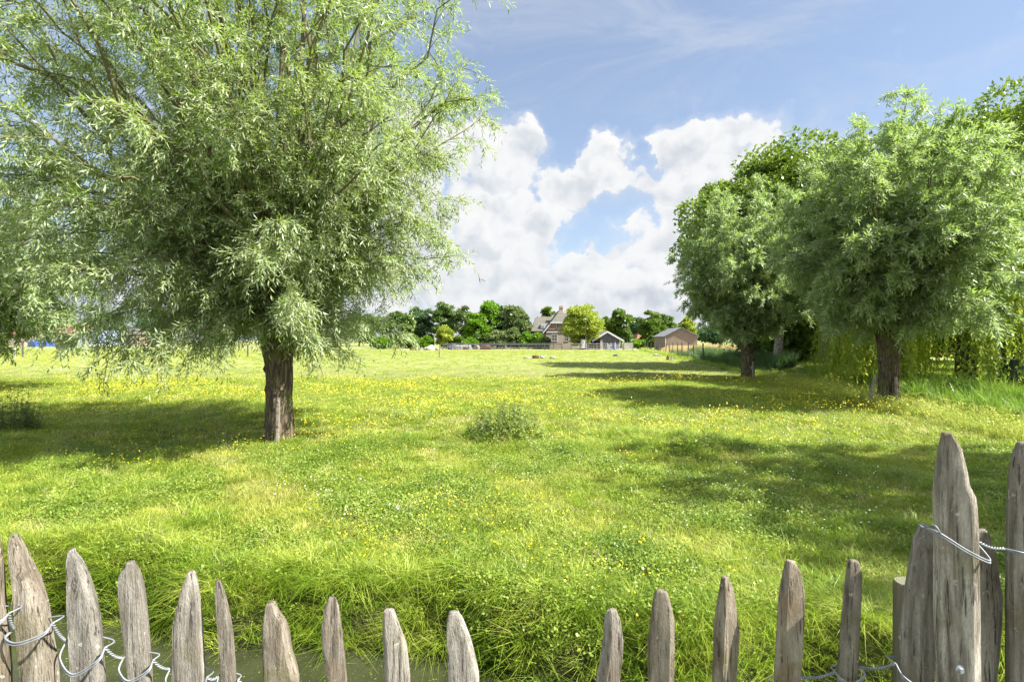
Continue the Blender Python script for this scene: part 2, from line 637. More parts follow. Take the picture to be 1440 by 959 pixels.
M['mid_leaf'] = leaf_mat('broad_mid_leaf', [(0.0, (0.04, 0.085, 0.018)), (0.5, (0.085, 0.15, 0.032)), (1.0, (0.16, 0.23, 0.055))],
                         0.3, (0.20, 0.32, 0.03), 0.5, 0.3, clump=0.4)
M['bright_leaf'] = leaf_mat('bright_green_leaf', [(0.0, (0.05, 0.13, 0.01)), (0.5, (0.12, 0.25, 0.015)), (1.0, (0.25, 0.38, 0.03))],
                            0.35, (0.25, 0.45, 0.02), 0.5, 0.3, clump=0.5)
M['yellow_leaf'] = leaf_mat('yellow_green_leaf', [(0.0, (0.13, 0.19, 0.02)), (0.5, (0.27, 0.34, 0.04)), (1.0, (0.42, 0.46, 0.07))],
                            0.35, (0.42, 0.50, 0.04), 0.5, 0.3, clump=0.6)
M['olive_leaf'] = leaf_mat('olive_leaf', [(0.0, (0.06, 0.10, 0.03)), (0.5, (0.13, 0.18, 0.06)), (1.0, (0.22, 0.27, 0.11))],
                           0.3, (0.22, 0.30, 0.06), 0.5, 0.3, clump=0.5)
M['far_leaf'] = leaf_mat('far_leaf', [(0.0, (0.035, 0.08, 0.035)), (0.5, (0.07, 0.13, 0.055)), (1.0, (0.12, 0.19, 0.075))],
                         0.25, (0.12, 0.22, 0.05), 0.6, 0.2, clump=0.4)
M['grass'] = leaf_mat('grass_blade', [(0.0, (0.07, 0.135, 0.012)), (0.22, (0.15, 0.235, 0.020)), (0.48, (0.31, 0.37, 0.042)), (0.75, (0.45, 0.46, 0.09)), (1.0, (0.60, 0.54, 0.22))],
                      0.40, (0.36, 0.52, 0.03), 0.5, 0.3, clump=1.1, inst=True, patch=(0.38, 0.52, 0.72, (0.47, 0.42, 0.13)))
M['lush'] = leaf_mat('lush_grass_blade', [(0.0, (0.06, 0.13, 0.012)), (0.3, (0.15, 0.25, 0.018)), (0.65, (0.33, 0.41, 0.045)), (1.0, (0.54, 0.51, 0.15))],
                     0.4, (0.26, 0.46, 0.03), 0.45, 0.4, clump=1.3, inst=True)
M['herb'] = leaf_mat('herb_leaf', [(0.0, (0.06, 0.125, 0.016)), (0.5, (0.18, 0.265, 0.032)), (1.0, (0.38, 0.43, 0.09))],
                     0.35, (0.26, 0.42, 0.03), 0.45, 0.4, clump=1.6, inst=True)
M['reed'] = leaf_mat('reed_blade', [(0.0, (0.08, 0.17, 0.03)), (0.5, (0.19, 0.31, 0.04)), (1.0, (0.36, 0.46, 0.09))],
                     0.35, (0.24, 0.40, 0.03), 0.4, 0.4, clump=0.5, inst=True)
M['reed_dark'] = leaf_mat('dark_reed_blade', [(0.0, (0.035, 0.08, 0.025)), (0.5, (0.07, 0.13, 0.04)), (1.0, (0.13, 0.20, 0.07))],
                     0.3, (0.14, 0.26, 0.04), 0.5, 0.3, clump=0.5, inst=True)
M['straw'] = leaf_mat('straw_blade', [(0.0, (0.34, 0.33, 0.12)), (0.5, (0.50, 0.45, 0.20)), (1.0, (0.62, 0.54, 0.30))],
                      0.3, (0.5, 0.5, 0.15), 0.6, 0.3, inst=True)
M['wheat'] = leaf_mat('wheat_ear', [(0.0, (0.42, 0.32, 0.13)), (0.5, (0.55, 0.43, 0.21)), (1.0, (0.68, 0.56, 0.32))],
                      0.2, (0.5, 0.4, 0.15), 0.7, 0.2, inst=True)
M['weed'] = leaf_mat('pale_weed', [(0.0, (0.20, 0.28, 0.04)), (0.5, (0.36, 0.42, 0.08)), (1.0, (0.52, 0.52, 0.16))],
                     0.35, (0.45, 0.5, 0.05), 0.5, 0.3, inst=True)
M['petal_y'] = plain_mat('buttercup_petal', (0.74, 0.62, 0.012), 0.4, 0.4, 0.08)
M['petal_w'] = plain_mat('daisy_petal', (0.8, 0.8, 0.76), 0.5, 0.3, 0.05)
M['stake'] = stake_mat()
M['stake_pale'] = stake_mat('pale_stake_wood', 1.35)


def wire_mat():
    m, N, o = new_mat('galvanised_wire')
    n1 = N.noise(objco(N), 60.0, 3.0)
    principled(N, o, N.ramp(n1, [(0.3, (0.17, 0.18, 0.20)), (0.7, (0.28, 0.30, 0.33))]), 0.55, 0.4, 0.3)
    return m


M['wire'] = wire_mat()


def ground_mat():
    m, N, o = new_mat('meadow_ground')
    p = pos(N)
    sp = N.n('ShaderNodeSeparateXYZ')
    N.link(p, sp.inputs[0])
    n1 = N.noise(p, 0.22, 4.0, 0.55)
    n2 = N.noise(p, 2.2, 5.0, 0.65)
    n3 = N.noise(mapped(N, p, (1, 1, 1)), 22.0, 4.0, 0.7)
    near = N.ramp(n3, [(0.25, (0.04, 0.04, 0.016)), (0.5, (0.085, 0.10, 0.022)), (0.75, (0.17, 0.18, 0.05))])
    farc = N.ramp(N.m('ADD', N.m('MULTIPLY', n1, 0.5), N.m('MULTIPLY', n2, 0.5)),
                  [(0.3, (0.16, 0.19, 0.055)), (0.5, (0.21, 0.225, 0.085)), (0.72, (0.27, 0.275, 0.12))])
    farc = N.mix(N.maprange(n3, 0.3, 0.7, 0.35, 0.0), farc, (0.15, 0.21, 0.04, 1))
    k = N.maprange(sp.outputs[1], 8.0, 40.0, 0.0, 1.0, 'LINEAR')
    col = N.mix(k, near, farc)
    # bare soil on the steep wet banks
    bank = N.maprange(sp.outputs[2], -0.34, -0.12, 1.0, 0.0)
    col = N.mix(N.m('MULTIPLY', bank, 0.75), col, (0.045, 0.045, 0.022, 1))
    h = N.m('ADD', n3, N.m('MULTIPLY', n2, 0.6))
    principled(N, o, col, 0.95, 0.1, bump=h, bstr=0.6, bdist=0.05)
    return m


def water_mat():
    m, N, o = new_mat('ditch_water')
    p = pos(N)
    n1 = N.noise(p, 9.0, 3.0, 0.5)
    n2 = N.noise(p, 3.0, 4.0, 0.6)
    weed = N.noise(p, 45.0, 3.0, 0.6)
    col = N.ramp(n2, [(0.3, (0.022, 0.026, 0.012)), (0.7, (0.045, 0.048, 0.024))])
    k = N.maprange(weed, 0.66, 0.70)
    col = N.mix(k, col, (0.16, 0.22, 0.03, 1))
    principled(N, o, col, N.m('ADD', 0.06, N.m('MULTIPLY', k, 0.6)), 0.5, bump=n1, bstr=0.12, bdist=0.02)
    return m


M['ground'] = ground_mat()
M['water'] = water_mat()


# ---------------------------------------------------------------- the lie of the land
def smooth(a, b, v):
    t = np.clip((v - a) / (b - a), 0, 1)
    return t * t * (3 - 2 * t)


def wob(x, y, s, seed):
    return np.sin(x * s + seed) * np.cos(y * s * 0.83 + seed * 1.7) + 0.5 * np.sin(x * s * 2.3 + y * s * 1.9 + seed * 3.1)


def terr(x, y):
    x = np.asarray(x, dtype=float)
    y = np.asarray(y, dtype=float)
    z = 0.035 * wob(x, y, 0.9, 1.3) * smooth(5, 9, y) + 0.012 * wob(x, y, 4.1, 2.2)
    # a few raised tussocky swells in the meadow
    for (cx, cy, r, h) in SWELLS:
        z = z + h * np.exp(-((x - cx) ** 2 + (y - cy) ** 2) / (r * r))
    z = z * (1 - smooth(60, 90, y))
    # ditch along the paling fence
    d1 = y - (3.60 - 0.20 * x) + 0.10 * np.sin(x * 2.1) + 0.06 * np.sin(x * 5.3 + 1)
    near = y - (1.70 - 0.20 * x) + 0.06 * np.sin(x * 3.7)
    t = (1 - smooth(0.0, 0.42, d1)) * smooth(-0.35, 0.05, near)
    z = z * (1 - t) + (-0.75) * t
    z = z + 0.20 * (1 - smooth(-0.4, 0.1, near))
    # field ditch on the right
    s = (x - 8.5 - 0.155 * y) + 0.15 * np.sin(y * 0.8)
    on = smooth(7.5, 9.0, y)
    t2 = smooth(0.9, 1.6, s) * (1 - smooth(2.6, 3.3, s)) * on
    z = z * (1 - t2) + (-0.7) * t2
    z = z + 0.28 * smooth(3.0, 4.5, s) * on
    return z


SWELLS = [(-0.1, 10.3, 0.9, 0.10), (-1.9, 14.0, 1.6, 0.10), (-5.2, 13.2, 1.3, 0.12), (3.0, 9.6, 1.1, 0.10), (-2.2, 9.9, 0.8, 0.07), (-8.0, 14.5, 2.0, 0.12),
          (1.2, 9.3, 0.5, 0.08), (6.0, 20.0, 2.0, 0.1)]


def build_ground():
    def axis(lo, hi, mid_lo, mid_hi, step, grow):
        a = list(np.arange(mid_lo, mid_hi + 1e-6, step))
        s = step
        v = mid_hi
        while v < hi:
            s *= grow
            v += s
            a.append(v)
        s = step
        v = mid_lo
        while v > lo:
            s *= grow
            v -= s
            a.insert(0, v)
        return np.array(a)
    xs = axis(-900, 900, -7, 14.5, 0.12, 1.09)
    ys = axis(-60, 1500, 0.5, 20, 0.12, 1.045)
    X, Y = np.meshgrid(xs, ys)
    Z = terr(X, Y)
    nx, ny = len(xs), len(ys)
    v = np.stack([X, Y, Z], -1).reshape(-1, 3)
    i = np.arange(ny - 1)[:, None] * nx + np.arange(nx - 1)[None]
    q = np.stack([i, i + 1, i + nx + 1, i + nx], -1).reshape(-1, 4)
    o = mesh_np('meadow', v, q, [M['ground']], smooth=True)
    prop(o, kind='structure')
    mb = MB()
    mb.add([(-12, -0.5, -0.43), (10, -0.5, -0.43), (10, 8, -0.43), (-12, 8, -0.43)], quads=[(0, 1, 2, 3)])
    prop(mb.build('ditch_water', M['water']), kind='structure')
    mb = MB()
    pts = []
    for yy in (8.5, 40, 100):
        xx = 8.5 + 0.155 * yy
        pts += [(xx + 0.9, yy, -0.5), (xx + 3.2, yy, -0.5)]
    mb.add(pts, quads=[(0, 1, 3, 2), (2, 3, 5, 4)])
    prop(mb.build('field_ditch_water', M['water']), kind='structure')


build_ground()


# ---------------------------------------------------------------- foliage builders
def unit(a):
    return a / np.maximum(np.linalg.norm(a, axis=-1, keepdims=True), 1e-9)


def leaf_quads(base, dirv, L, W, v, rg, flat=None):
    """pointed leaves: base point, direction, length, width -> verts, quads, attr"""
    n = len(base)
    dirv = unit(dirv)
    side = rg.normal(size=(n, 3))
    if flat is not None:
        # leaf faces lean towards the given normals
        side = np.cross(dirv, flat + rg.normal(size=(n, 3)) * 0.55)
    side = unit(side - dirv * (side * dirv).sum(-1, keepdims=True))
    nrm = np.cross(dirv, side)
    L = L[:, None] if np.ndim(L) else L
    W = W[:, None] if np.ndim(W) else W
    mid = base + dirv * L * 0.42 + nrm * L * 0.05
    tip = base + dirv * L - nrm * L * 0.04
    vs = np.stack([base, mid - side * W * 0.5, tip, mid + side * W * 0.5], 1).reshape(-1, 3)
    q = np.arange(n * 4).reshape(-1, 4)
    return vs, q, np.repeat(v, 4)


def tube_np(pts, r0, r1, sides=4):
    """pts (n,3) -> verts, quads"""
    n = len(pts)
    t = np.gradient(pts, axis=0)
    t = unit(t)
    ref = np.array([0.3, 0.2, 1.0]) if abs(t[0, 2]) < 0.9 else np.array([1.0, 0.1, 0.0])
    a = unit(np.cross(t, ref))
    b = np.cross(t, a)
    th = np.arange(sides) * 2 * math.pi / sides
    r = np.linspace(r0, r1, n)[:, None, None]
    vs = pts[:, None] + (a[:, None] * np.cos(th)[None, :, None] + b[:, None] * np.sin(th)[None, :, None]) * r
    i = np.arange(n - 1)[:, None] * sides
    k = np.arange(sides)[None]
    k2 = (k + 1) % sides
    q = np.stack([i + k, i + k2, i + sides + k2, i + sides + k], -1).reshape(-1, 4)
    return vs.reshape(-1, 3), q


class Acc:
    def __init__(self):
        self.v, self.q, self.a, self.n = [], [], [], 0

    def add(self, v, q, a=None):
        self.v.append(v)
        self.q.append(q + self.n)
        self.a.append(a if a is not None else np.zeros(len(v)))
        self.n += len(v)

    def mesh(self, name, mat, parent=None, smooth=False):
        return mesh_np(name, np.concatenate(self.v), np.concatenate(self.q), [mat], parent, smooth, attrs={'v': np.concatenate(self.a)})


def trunk_mesh(parent, h, r, mat, lean=(0, 0), head=1.25, seed=1, sides=28, flare=1.5, segs=18, name='trunk', split=0.0):
    """gnarled pollard trunk with fluted sides and a swollen head"""
    rg = np.random.default_rng(seed)
    th = np.linspace(0, 2 * math.pi, sides, endpoint=False)
    ph = rg.uniform(0, 6.28, 6)
    vs = []
    for i in range(segs + 1):
        t = i / segs
        z = -0.12 + (h + 0.12) * t
        rr = r * (1 + (flare - 1) * math.exp(-t * 11) + (head - 1) * smooth(0.6, 1.0, np.array(t)))
        if t > 0.93:
            rr *= 1 - 0.45 * (t - 0.93) / 0.07
        rad = rr * (1 + 0.09 * np.sin(3 * th + ph[0] + t * 1.5) + 0.06 * np.sin(5 * th + ph[1] - t * 2) + 0.045 * np.sin(9 * th + ph[2] + 3 * t)
                    + 0.05 * rg.normal(size=sides) + 0.07 * math.sin(t * 9 + ph[4]) * np.sin(2 * th + ph[5]))
        if split:
            rad *= 1 - split * np.exp(-((th - 4.2) / 0.16) ** 2)
        x = np.cos(th) * rad + lean[0] * t * h + 0.04 * r * math.sin(5 * t + ph[3])
        y = np.sin(th) * rad + lean[1] * t * h
        vs.append(np.stack([x, y, np.full(sides, z) + 0.02 * rg.normal(size=sides)], -1))
    vs = np.concatenate(vs)
    n = segs + 1
    i = np.arange(n - 1)[:, None] * sides
    k = np.arange(sides)[None]
    k2 = (k + 1) % sides
    q = np.stack([i + k, i + k2, i + sides + k2, i + sides + k], -1).reshape(-1, 4)
    cap = np.arange((n - 1) * sides, n * sides)[None]
    return mesh_np(name, vs, [q, cap], [mat], parent, smooth=True)


def willow(name, label, x, y, trunk_h, trunk_r, cen, rad, n_main, n_sec, n_twig, n_leaf, leafL, leafW, lmat, group=None, seed=1,
           power=2.4, zmin=1.4, e0=0.74, droop=0.5, lean=(0, 0), low=-0.35, split=0.0, cat='tree', strand=0.0, z0=None):
    """pollarded willow: limbs fan out of the trunk head to a rounded crown; cen, rad relative to the trunk foot"""
    rg = np.random.default_rng(seed)
    zb = float(terr(x, y)) if z0 is None else z0
    root = empty(name, (x, y, zb), label=label, cat=cat, group=group)
    trunk_mesh(root, trunk_h, trunk_r, M['bark'], lean=lean, seed=seed, head=1.3, split=split)
    head = np.array([lean[0] * trunk_h, lean[1] * trunk_h, trunk_h - 0.12])
    cen = np.array(cen, float)
    rad = np.array(rad, float)
    wood, leaves = Acc(), Acc()
    k = np.arange(n_main)
    zf = 1 - (1 - low) * (k + 0.5) / n_main
    ga = k * 2.39996 + seed
    d = np.stack([np.sqrt(np.maximum(0, 1 - zf ** 2)) * np.cos(ga), np.sqrt(np.maximum(0, 1 - zf ** 2)) * np.sin(ga), zf], -1)
    d += rg.normal(size=d.shape) * 0.10
    d = unit(d)
    pw = np.where(d[:, 2] > 0, power, 1.75)
    sup = (np.abs(d) ** pw[:, None]).sum(-1) ** (-1 / pw)
    ends = cen + d * sup[:, None] * rad * rg.uniform(e0, 1.04, n_main)[:, None]
    tw_base, tw_dir, tw_len = [], [], []
    for i in range(n_main):
        e = ends[i]
        s = head + np.array([d[i, 0], d[i, 1], 0]) * trunk_r * 0.8
        v = e - s
        L = np.linalg.norm(v)
        ctrl = s + v * 0.45 + np.array([0, 0, 1]) * L * (0.20 if d[i, 2] > 0 else 0.38)
        ts = np.linspace(0, 1, 9)[:, None]
        pts = (1 - ts) ** 2 * s + 2 * ts * (1 - ts) * ctrl + ts ** 2 * e
        pts[1:-1] += rg.normal(size=(7, 3)) * 0.02 * L
        r0 = 0.0125 * (L ** 0.8) * rg.uniform(0.5, 1.1)
        wv, wq = tube_np(pts, r0, 0.006, 5)
        wood.add(wv, wq)
        for j in range(n_sec):
            t = 0.07 + 0.93 * (j + rg.uniform(0, 1)) / n_sec
            fi = t * 8
            i0 = min(7, int(fi))
            p = pts[i0] + (pts[i0 + 1] - pts[i0]) * (fi - i0)
            tan = unit(pts[i0 + 1] - pts[i0])
            out = unit(p - (head + np.array([0, 0, 0.3])))
            dr = unit(tan * 0.7 + out * 0.35 + rg.normal(size=3) * 0.55 + np.array([0, 0, 0.10]))
            sl = rg.uniform(0.5, 1.15) * (0.30 * L * (1 - t * 0.45)) * 0.55 + 0.22
            u = np.linspace(0, 1, 5)[:, None]
            sp = p + dr * sl * u + np.array([0, 0, -1.0]) * (u ** 2) * sl * droop * rg.uniform(0.3, 1.0)
            wv, wq = tube_np(sp, 0.008 if sl > 0.5 else 0.005, 0.0025, 3)
            wood.add(wv, wq)
            m = max(3, int(n_twig * (0.5 + 0.6 * sl)))
            tt = rg.uniform(0.15, 1.0, m)
            ii = np.minimum(3, (tt * 4).astype(int))
            fr = (tt * 4 - ii)[:, None]
            b = sp[ii] + (sp[ii + 1] - sp[ii]) * fr
            tg = unit(sp[ii + 1] - sp[ii])
            td = unit(tg * 0.8 + rg.normal(size=(m, 3)) * 0.6 + np.array([0, 0, -droop * 0.5]))
            tw_base.append(b)
            tw_dir.append(td)
            tw_len.append(rg.uniform(0.18, 0.42, m) * (1 + strand))
    tb, td, tl = np.concatenate(tw_base), np.concatenate(tw_dir), np.concatenate(tw_len)
    n = len(tb)
    # leaves along the twigs, bending down with length
    u = (np.arange(n_leaf) + 0.5) / n_leaf
    U = np.tile(u, (n, 1)) + rg.uniform(-0.04, 0.04, (n, n_leaf))
    P = tb[:, None] + td[:, None] * (tl[:, None] * U)[..., None]
    P[..., 2] -= (U ** 2) * tl[:, None] * (0.30 + strand)
    tang = td[:, None] + np.array([0, 0, -1.0]) * (U * 0.6 * (1 + strand))[..., None]
    ax = unit(np.cross(td, rg.normal(size=(n, 3))))
    bx = np.cross(td, ax)
    ang = np.arange(n_leaf) * 2.4 + rg.uniform(0, 6.28, (n, 1))
    side = ax[:, None] * np.cos(ang)[..., None] + bx[:, None] * np.sin(ang)[..., None]
    D = unit(tang * 0.75 + side * 0.65)
    P = P.reshape(-1, 3)
    D = D.reshape(-1, 3)
    hue = np.repeat(rg.uniform(0, 1, n), n_leaf) * 0.5 + rg.uniform(0, 1, len(P)) * 0.5
    rad_ = np.hypot(P[:, 0], P[:, 1])
    hang = zmin + 0.22 * np.sin(P[:, 0] * 2.3 + seed) * np.cos(P[:, 1] * 1.9) + 0.26 * rg.normal(size=len(P)) + 0.45 * np.exp(-(rad_ / 2.0) ** 2)
    keep = P[:, 2] > hang
    P, D, hue = P[keep], D[keep], hue[keep]
    nl = len(P)
    up = np.tile(np.array([0.1, -0.1, 1.0]), (nl, 1))
    lv, lq, la = leaf_quads(P, D, leafL * rg.uniform(0.7, 1.2, nl), leafW * rg.uniform(0.8, 1.2, nl), hue, rg, flat=up)
    leaves.add(lv, lq, la)
    wood.mesh('branches', M['twig'], root)
    leaves.mesh('crown', lmat, root)
    return root, nl


def broad_tree(name, label, x, y, height, radius, lmat, bark, trunk_r, n_clump, per, leaf, group=None, seed=1, base=0.25, z0=0.0,
               shape=(1, 1, 1), lean=(0, 0), gaps=0.0, cat='tree', crown_only=False, upd=0.4, off=(0, 0), skirt=0.75):
    """broadleaf tree: tapered trunk with limbs, crown of leaf clumps of uneven size"""
    rg = np.random.default_rng(seed)
    root = empty(name, (x, y, z0), label=label, cat=cat, group=group)
    cz0 = height * base
    rz = (height - cz0) / 2
    cen = np.array([off[0], off[1], cz0 + rz])
    R3 = np.array([radius * shape[0], radius * shape[1], rz * shape[2]])
    d = unit(rg.normal(size=(n_clump, 3)))
    d[:, 2] = np.where(d[:, 2] < -skirt, -d[:, 2], d[:, 2])
    rr = rg.uniform(0.45, 1.0, n_clump) ** 0.6
    lump = 1 + 0.16 * np.sin(d[:, 0] * 4 + seed) * np.cos(d[:, 2] * 5 + seed * 2) + 0.10 * rg.normal(size=n_clump)
    cr = radius * rg.uniform(0.16, 0.34, n_clump)
    c = cen + d * R3 * (rr * lump)[:, None] * 0.84
    # limbs
    mb = MB()
    th = cz0 + rz * 0.5
    tp = [(lean[0] * t * th + 0.03 * height * math.sin(seed + t * 3) * t, lean[1] * t * th, -0.2 + (th + 0.2) * t) for t in np.linspace(0, 1, 7)]
    mb.tube(tp, [trunk_r * (1.25 - 0.25 * min(1, t * 6) - 0.6 * t) for t in np.linspace(0, 1, 7)], 10, jag=0.04)
    for i in range(min(n_clump, 14)):
        s = Vector(tp[3 + i % 3])
        e = Vector(c[i])
        mid = (s + e) / 2 + Vector((0, 0, -0.05 * height))
        mb.tube([s, mid, e], [trunk_r * 0.38, trunk_r * 0.24, trunk_r * 0.08], 5, cap=False)
    mb.build('trunk', bark, root, smooth=True)
    # leaves
    dd = unit(rg.normal(size=(n_clump, per, 3)))
    dd[..., 2] = np.where((dd[..., 2] < -0.2), -dd[..., 2] * 0.8, dd[..., 2])
    r2 = rg.uniform(0.35, 1.0, (n_clump, per)) ** 0.5
    P = c[:, None] + dd * (cr[:, None] * r2)[..., None] * np.array([1.15, 1.15, 0.78])
    if gaps:
        keep = rg.uniform(size=(n_clump, per)) > gaps
    else:
        keep = np.ones((n_clump, per), bool)
    P = P[keep]
    D = (dd + rg.normal(size=dd.shape) * 0.8 + np.array([0, 0, -0.35]))[keep]
    Fn = (dd * 0.9 + rg.normal(size=dd.shape) * 0.5 + np.array([0, 0, upd]))[keep]
    hue = (np.repeat(rg.uniform(0, 1, n_clump)[:, None], per, 1) * 0.5 + rg.uniform(0, 1, (n_clump, per)) * 0.5)[keep]
    n = len(P)
    lv, lq, la = leaf_quads(P, D, leaf * rg.uniform(0.7, 1.3, n), leaf * 0.62 * rg.uniform(0.7, 1.3, n), hue, rg, flat=Fn)
    a = Acc()
    a.add(lv, lq, la)
    a.mesh('crown', lmat, root)
    return root


def weeping_tree(name, label, x, y, height, radius, lmat, n_str, seed=3, z0=0.2, leafL=0.13, leafW=0.03, trunk_r=0.35, step=0.07, low=0.3, group=None):
    rg = np.random.default_rng(seed)
    root = empty(name, (x, y, z0), label=label, cat='tree', group=group)
    mb = MB()
    mb.tube([(0, 0, -0.2), (0.1, 0, height * 0.3), (0.2, 0.1, height * 0.62)], [trunk_r * 1.2, trunk_r, trunk_r * 0.5], 12, jag=0.05)
    a = Acc()
    w = Acc()
    ncl = 46
    cth = rg.uniform(0, 2 * math.pi, ncl)
    crr = radius * rg.uniform(0.25, 1.0, ncl) ** 0.6
    cbt = low + rg.uniform(0, 1, ncl) ** 1.6 * height * 0.42
    for i in range(n_str):
        c_ = int(rg.integers(0, ncl))
        rr = crr[c_] + rg.normal() * 0.34
        th = cth[c_] + rg.normal() * 0.36 / max(1.0, rr)
        top = height * (1 - 0.42 * (rr / radius) ** 2) + rg.normal() * 0.4
        bottom = max(low, cbt[c_] + rg.normal() * 0.5)
        n = max(4, int((top - bottom) / step))
        u = np.linspace(0, 1, n)
        ox, oy = math.cos(th), math.sin(th)
        px = ox * rr + ox * 0.5 * np.sin(u * 1.5) + 0.12 * np.sin(u * 7 + i)
        py = oy * rr + oy * 0.5 * np.sin(u * 1.5) + 0.12 * np.cos(u * 6 + i)
        pz = top - (top - bottom) * u
        P = np.stack([px, py, pz], -1) + rg.normal(size=(n, 3)) * 0.03
        w_v, w_q = tube_np(np.stack([px, py, pz], -1)[:: max(1, n // 8)], 0.008, 0.003, 3) if n >= 16 else (None, None)
        if w_v is not None:
            w.add(w_v, w_q)
        hue = np.full(n, rg.uniform(0, 1) * 0.6) + rg.uniform(0, 0.4, n)
        D = np.stack([rg.normal(size=n) * 0.45, rg.normal(size=n) * 0.45, -np.ones(n)], -1)
        for rep in range(2):
            D2 = D + rg.normal(size=(n, 3)) * 0.35
            lv, lq, la = leaf_quads(P, D2, leafL * rg.uniform(0.7, 1.3, n), leafW * rg.uniform(0.8, 1.2, n), hue, rg, flat=np.stack([ox * np.ones(n), oy * np.ones(n), 0.7 * np.ones(n)], -1))
            a.add(lv, lq, la)
        if i % 14 == 0:
            mb.tube([(0.15, 0, height * 0.5), (ox * rr * 0.5, oy * rr * 0.5, height * 0.85), (px[0], py[0], pz[0])], [0.12, 0.07, 0.02], 5, cap=False)
    mb.build('trunk', M['bark'], root, smooth=True)
    w.mesh('hanging_twigs', M['twig'], root)
    a.mesh('crown', lmat, root)
    return root


# ---------------------------------------------------------------- scattering of ground cover
def proto(name, acc, mat):
    return mesh_np(name, np.concatenate(acc.v), np.concatenate(acc.q), [mat], attrs={'v': np.concatenate(acc.a)}, link=False)


def blades(rg, n, spread, h0, h1, w, lean, curve=0.5, v0=0.0, v1=1.0, flat=0.0):
    """clump of bent tapering blades, two quads each"""
    th = rg.uniform(0, 6.28, n)
    rr = spread * np.sqrt(rg.uniform(0, 1, n))
    b = np.stack([np.cos(th) * rr, np.sin(th) * rr, np.full(n, -0.01)], -1)
    ph = th + rg.normal(size=n) * 0.9
    ln = lean * rg.uniform(0.2, 1.3, n)
    d = np.stack([np.cos(ph) * ln, np.sin(ph) * ln, np.ones(n)], -1)
    d = unit(d)
    h = rg.uniform(h0, h1, n)[:, None]
    side = np.stack([-np.sin(ph), np.cos(ph), np.zeros(n)], -1)
    tw = rg.uniform(-1.2, 1.2, n)
    outv = np.stack([np.cos(ph), np.sin(ph), np.zeros(n)], -1)
    side = unit(side * np.cos(tw)[:, None] + outv * np.sin(tw)[:, None])
    c = curve * rg.uniform(0.3, 1.4, n)[:, None]
    p1 = b + d * h * 0.5
    p2 = b + d * h + outv * h * c * 0.6 - np.array([0, 0, 1.0]) * h * c * 0.42
    w = w * rg.uniform(0.7, 1.3, n)[:, None]
    vs = np.stack([b - side * w * 0.5, b + side * w * 0.5, p1 + side * w * 0.42, p1 - side * w * 0.42, p2 + side * w * 0.06, p2 - side * w * 0.06], 1).reshape(-1, 3)
    i = np.arange(n)[:, None] * 6
    q = np.concatenate([i + np.array([[0, 1, 2, 3]]), i + np.array([[3, 2, 4, 5]])], 0)
    v = np.repeat(rg.uniform(v0, v1, n), 6)
    return vs, q, v


def herbs(rg, n, spread, h0, h1, size, v0=0.0, v1=1.0):
    th = rg.uniform(0, 6.28, n)
    rr = spread * np.sqrt(rg.uniform(0, 1, n))
    b = np.stack([np.cos(th) * rr, np.sin(th) * rr, rg.uniform(h0, h1, n)], -1)
    D = rg.normal(size=(n, 3)) * np.array([1, 1, 0.45])
    fl = np.tile(np.array([0, 0, 1.3]), (n, 1))
    return leaf_quads(b, D, size * rg.uniform(0.6, 1.3, n), size * 0.75 * rg.uniform(0.6, 1.2, n), rg.uniform(v0, v1, n), rg, flat=fl)


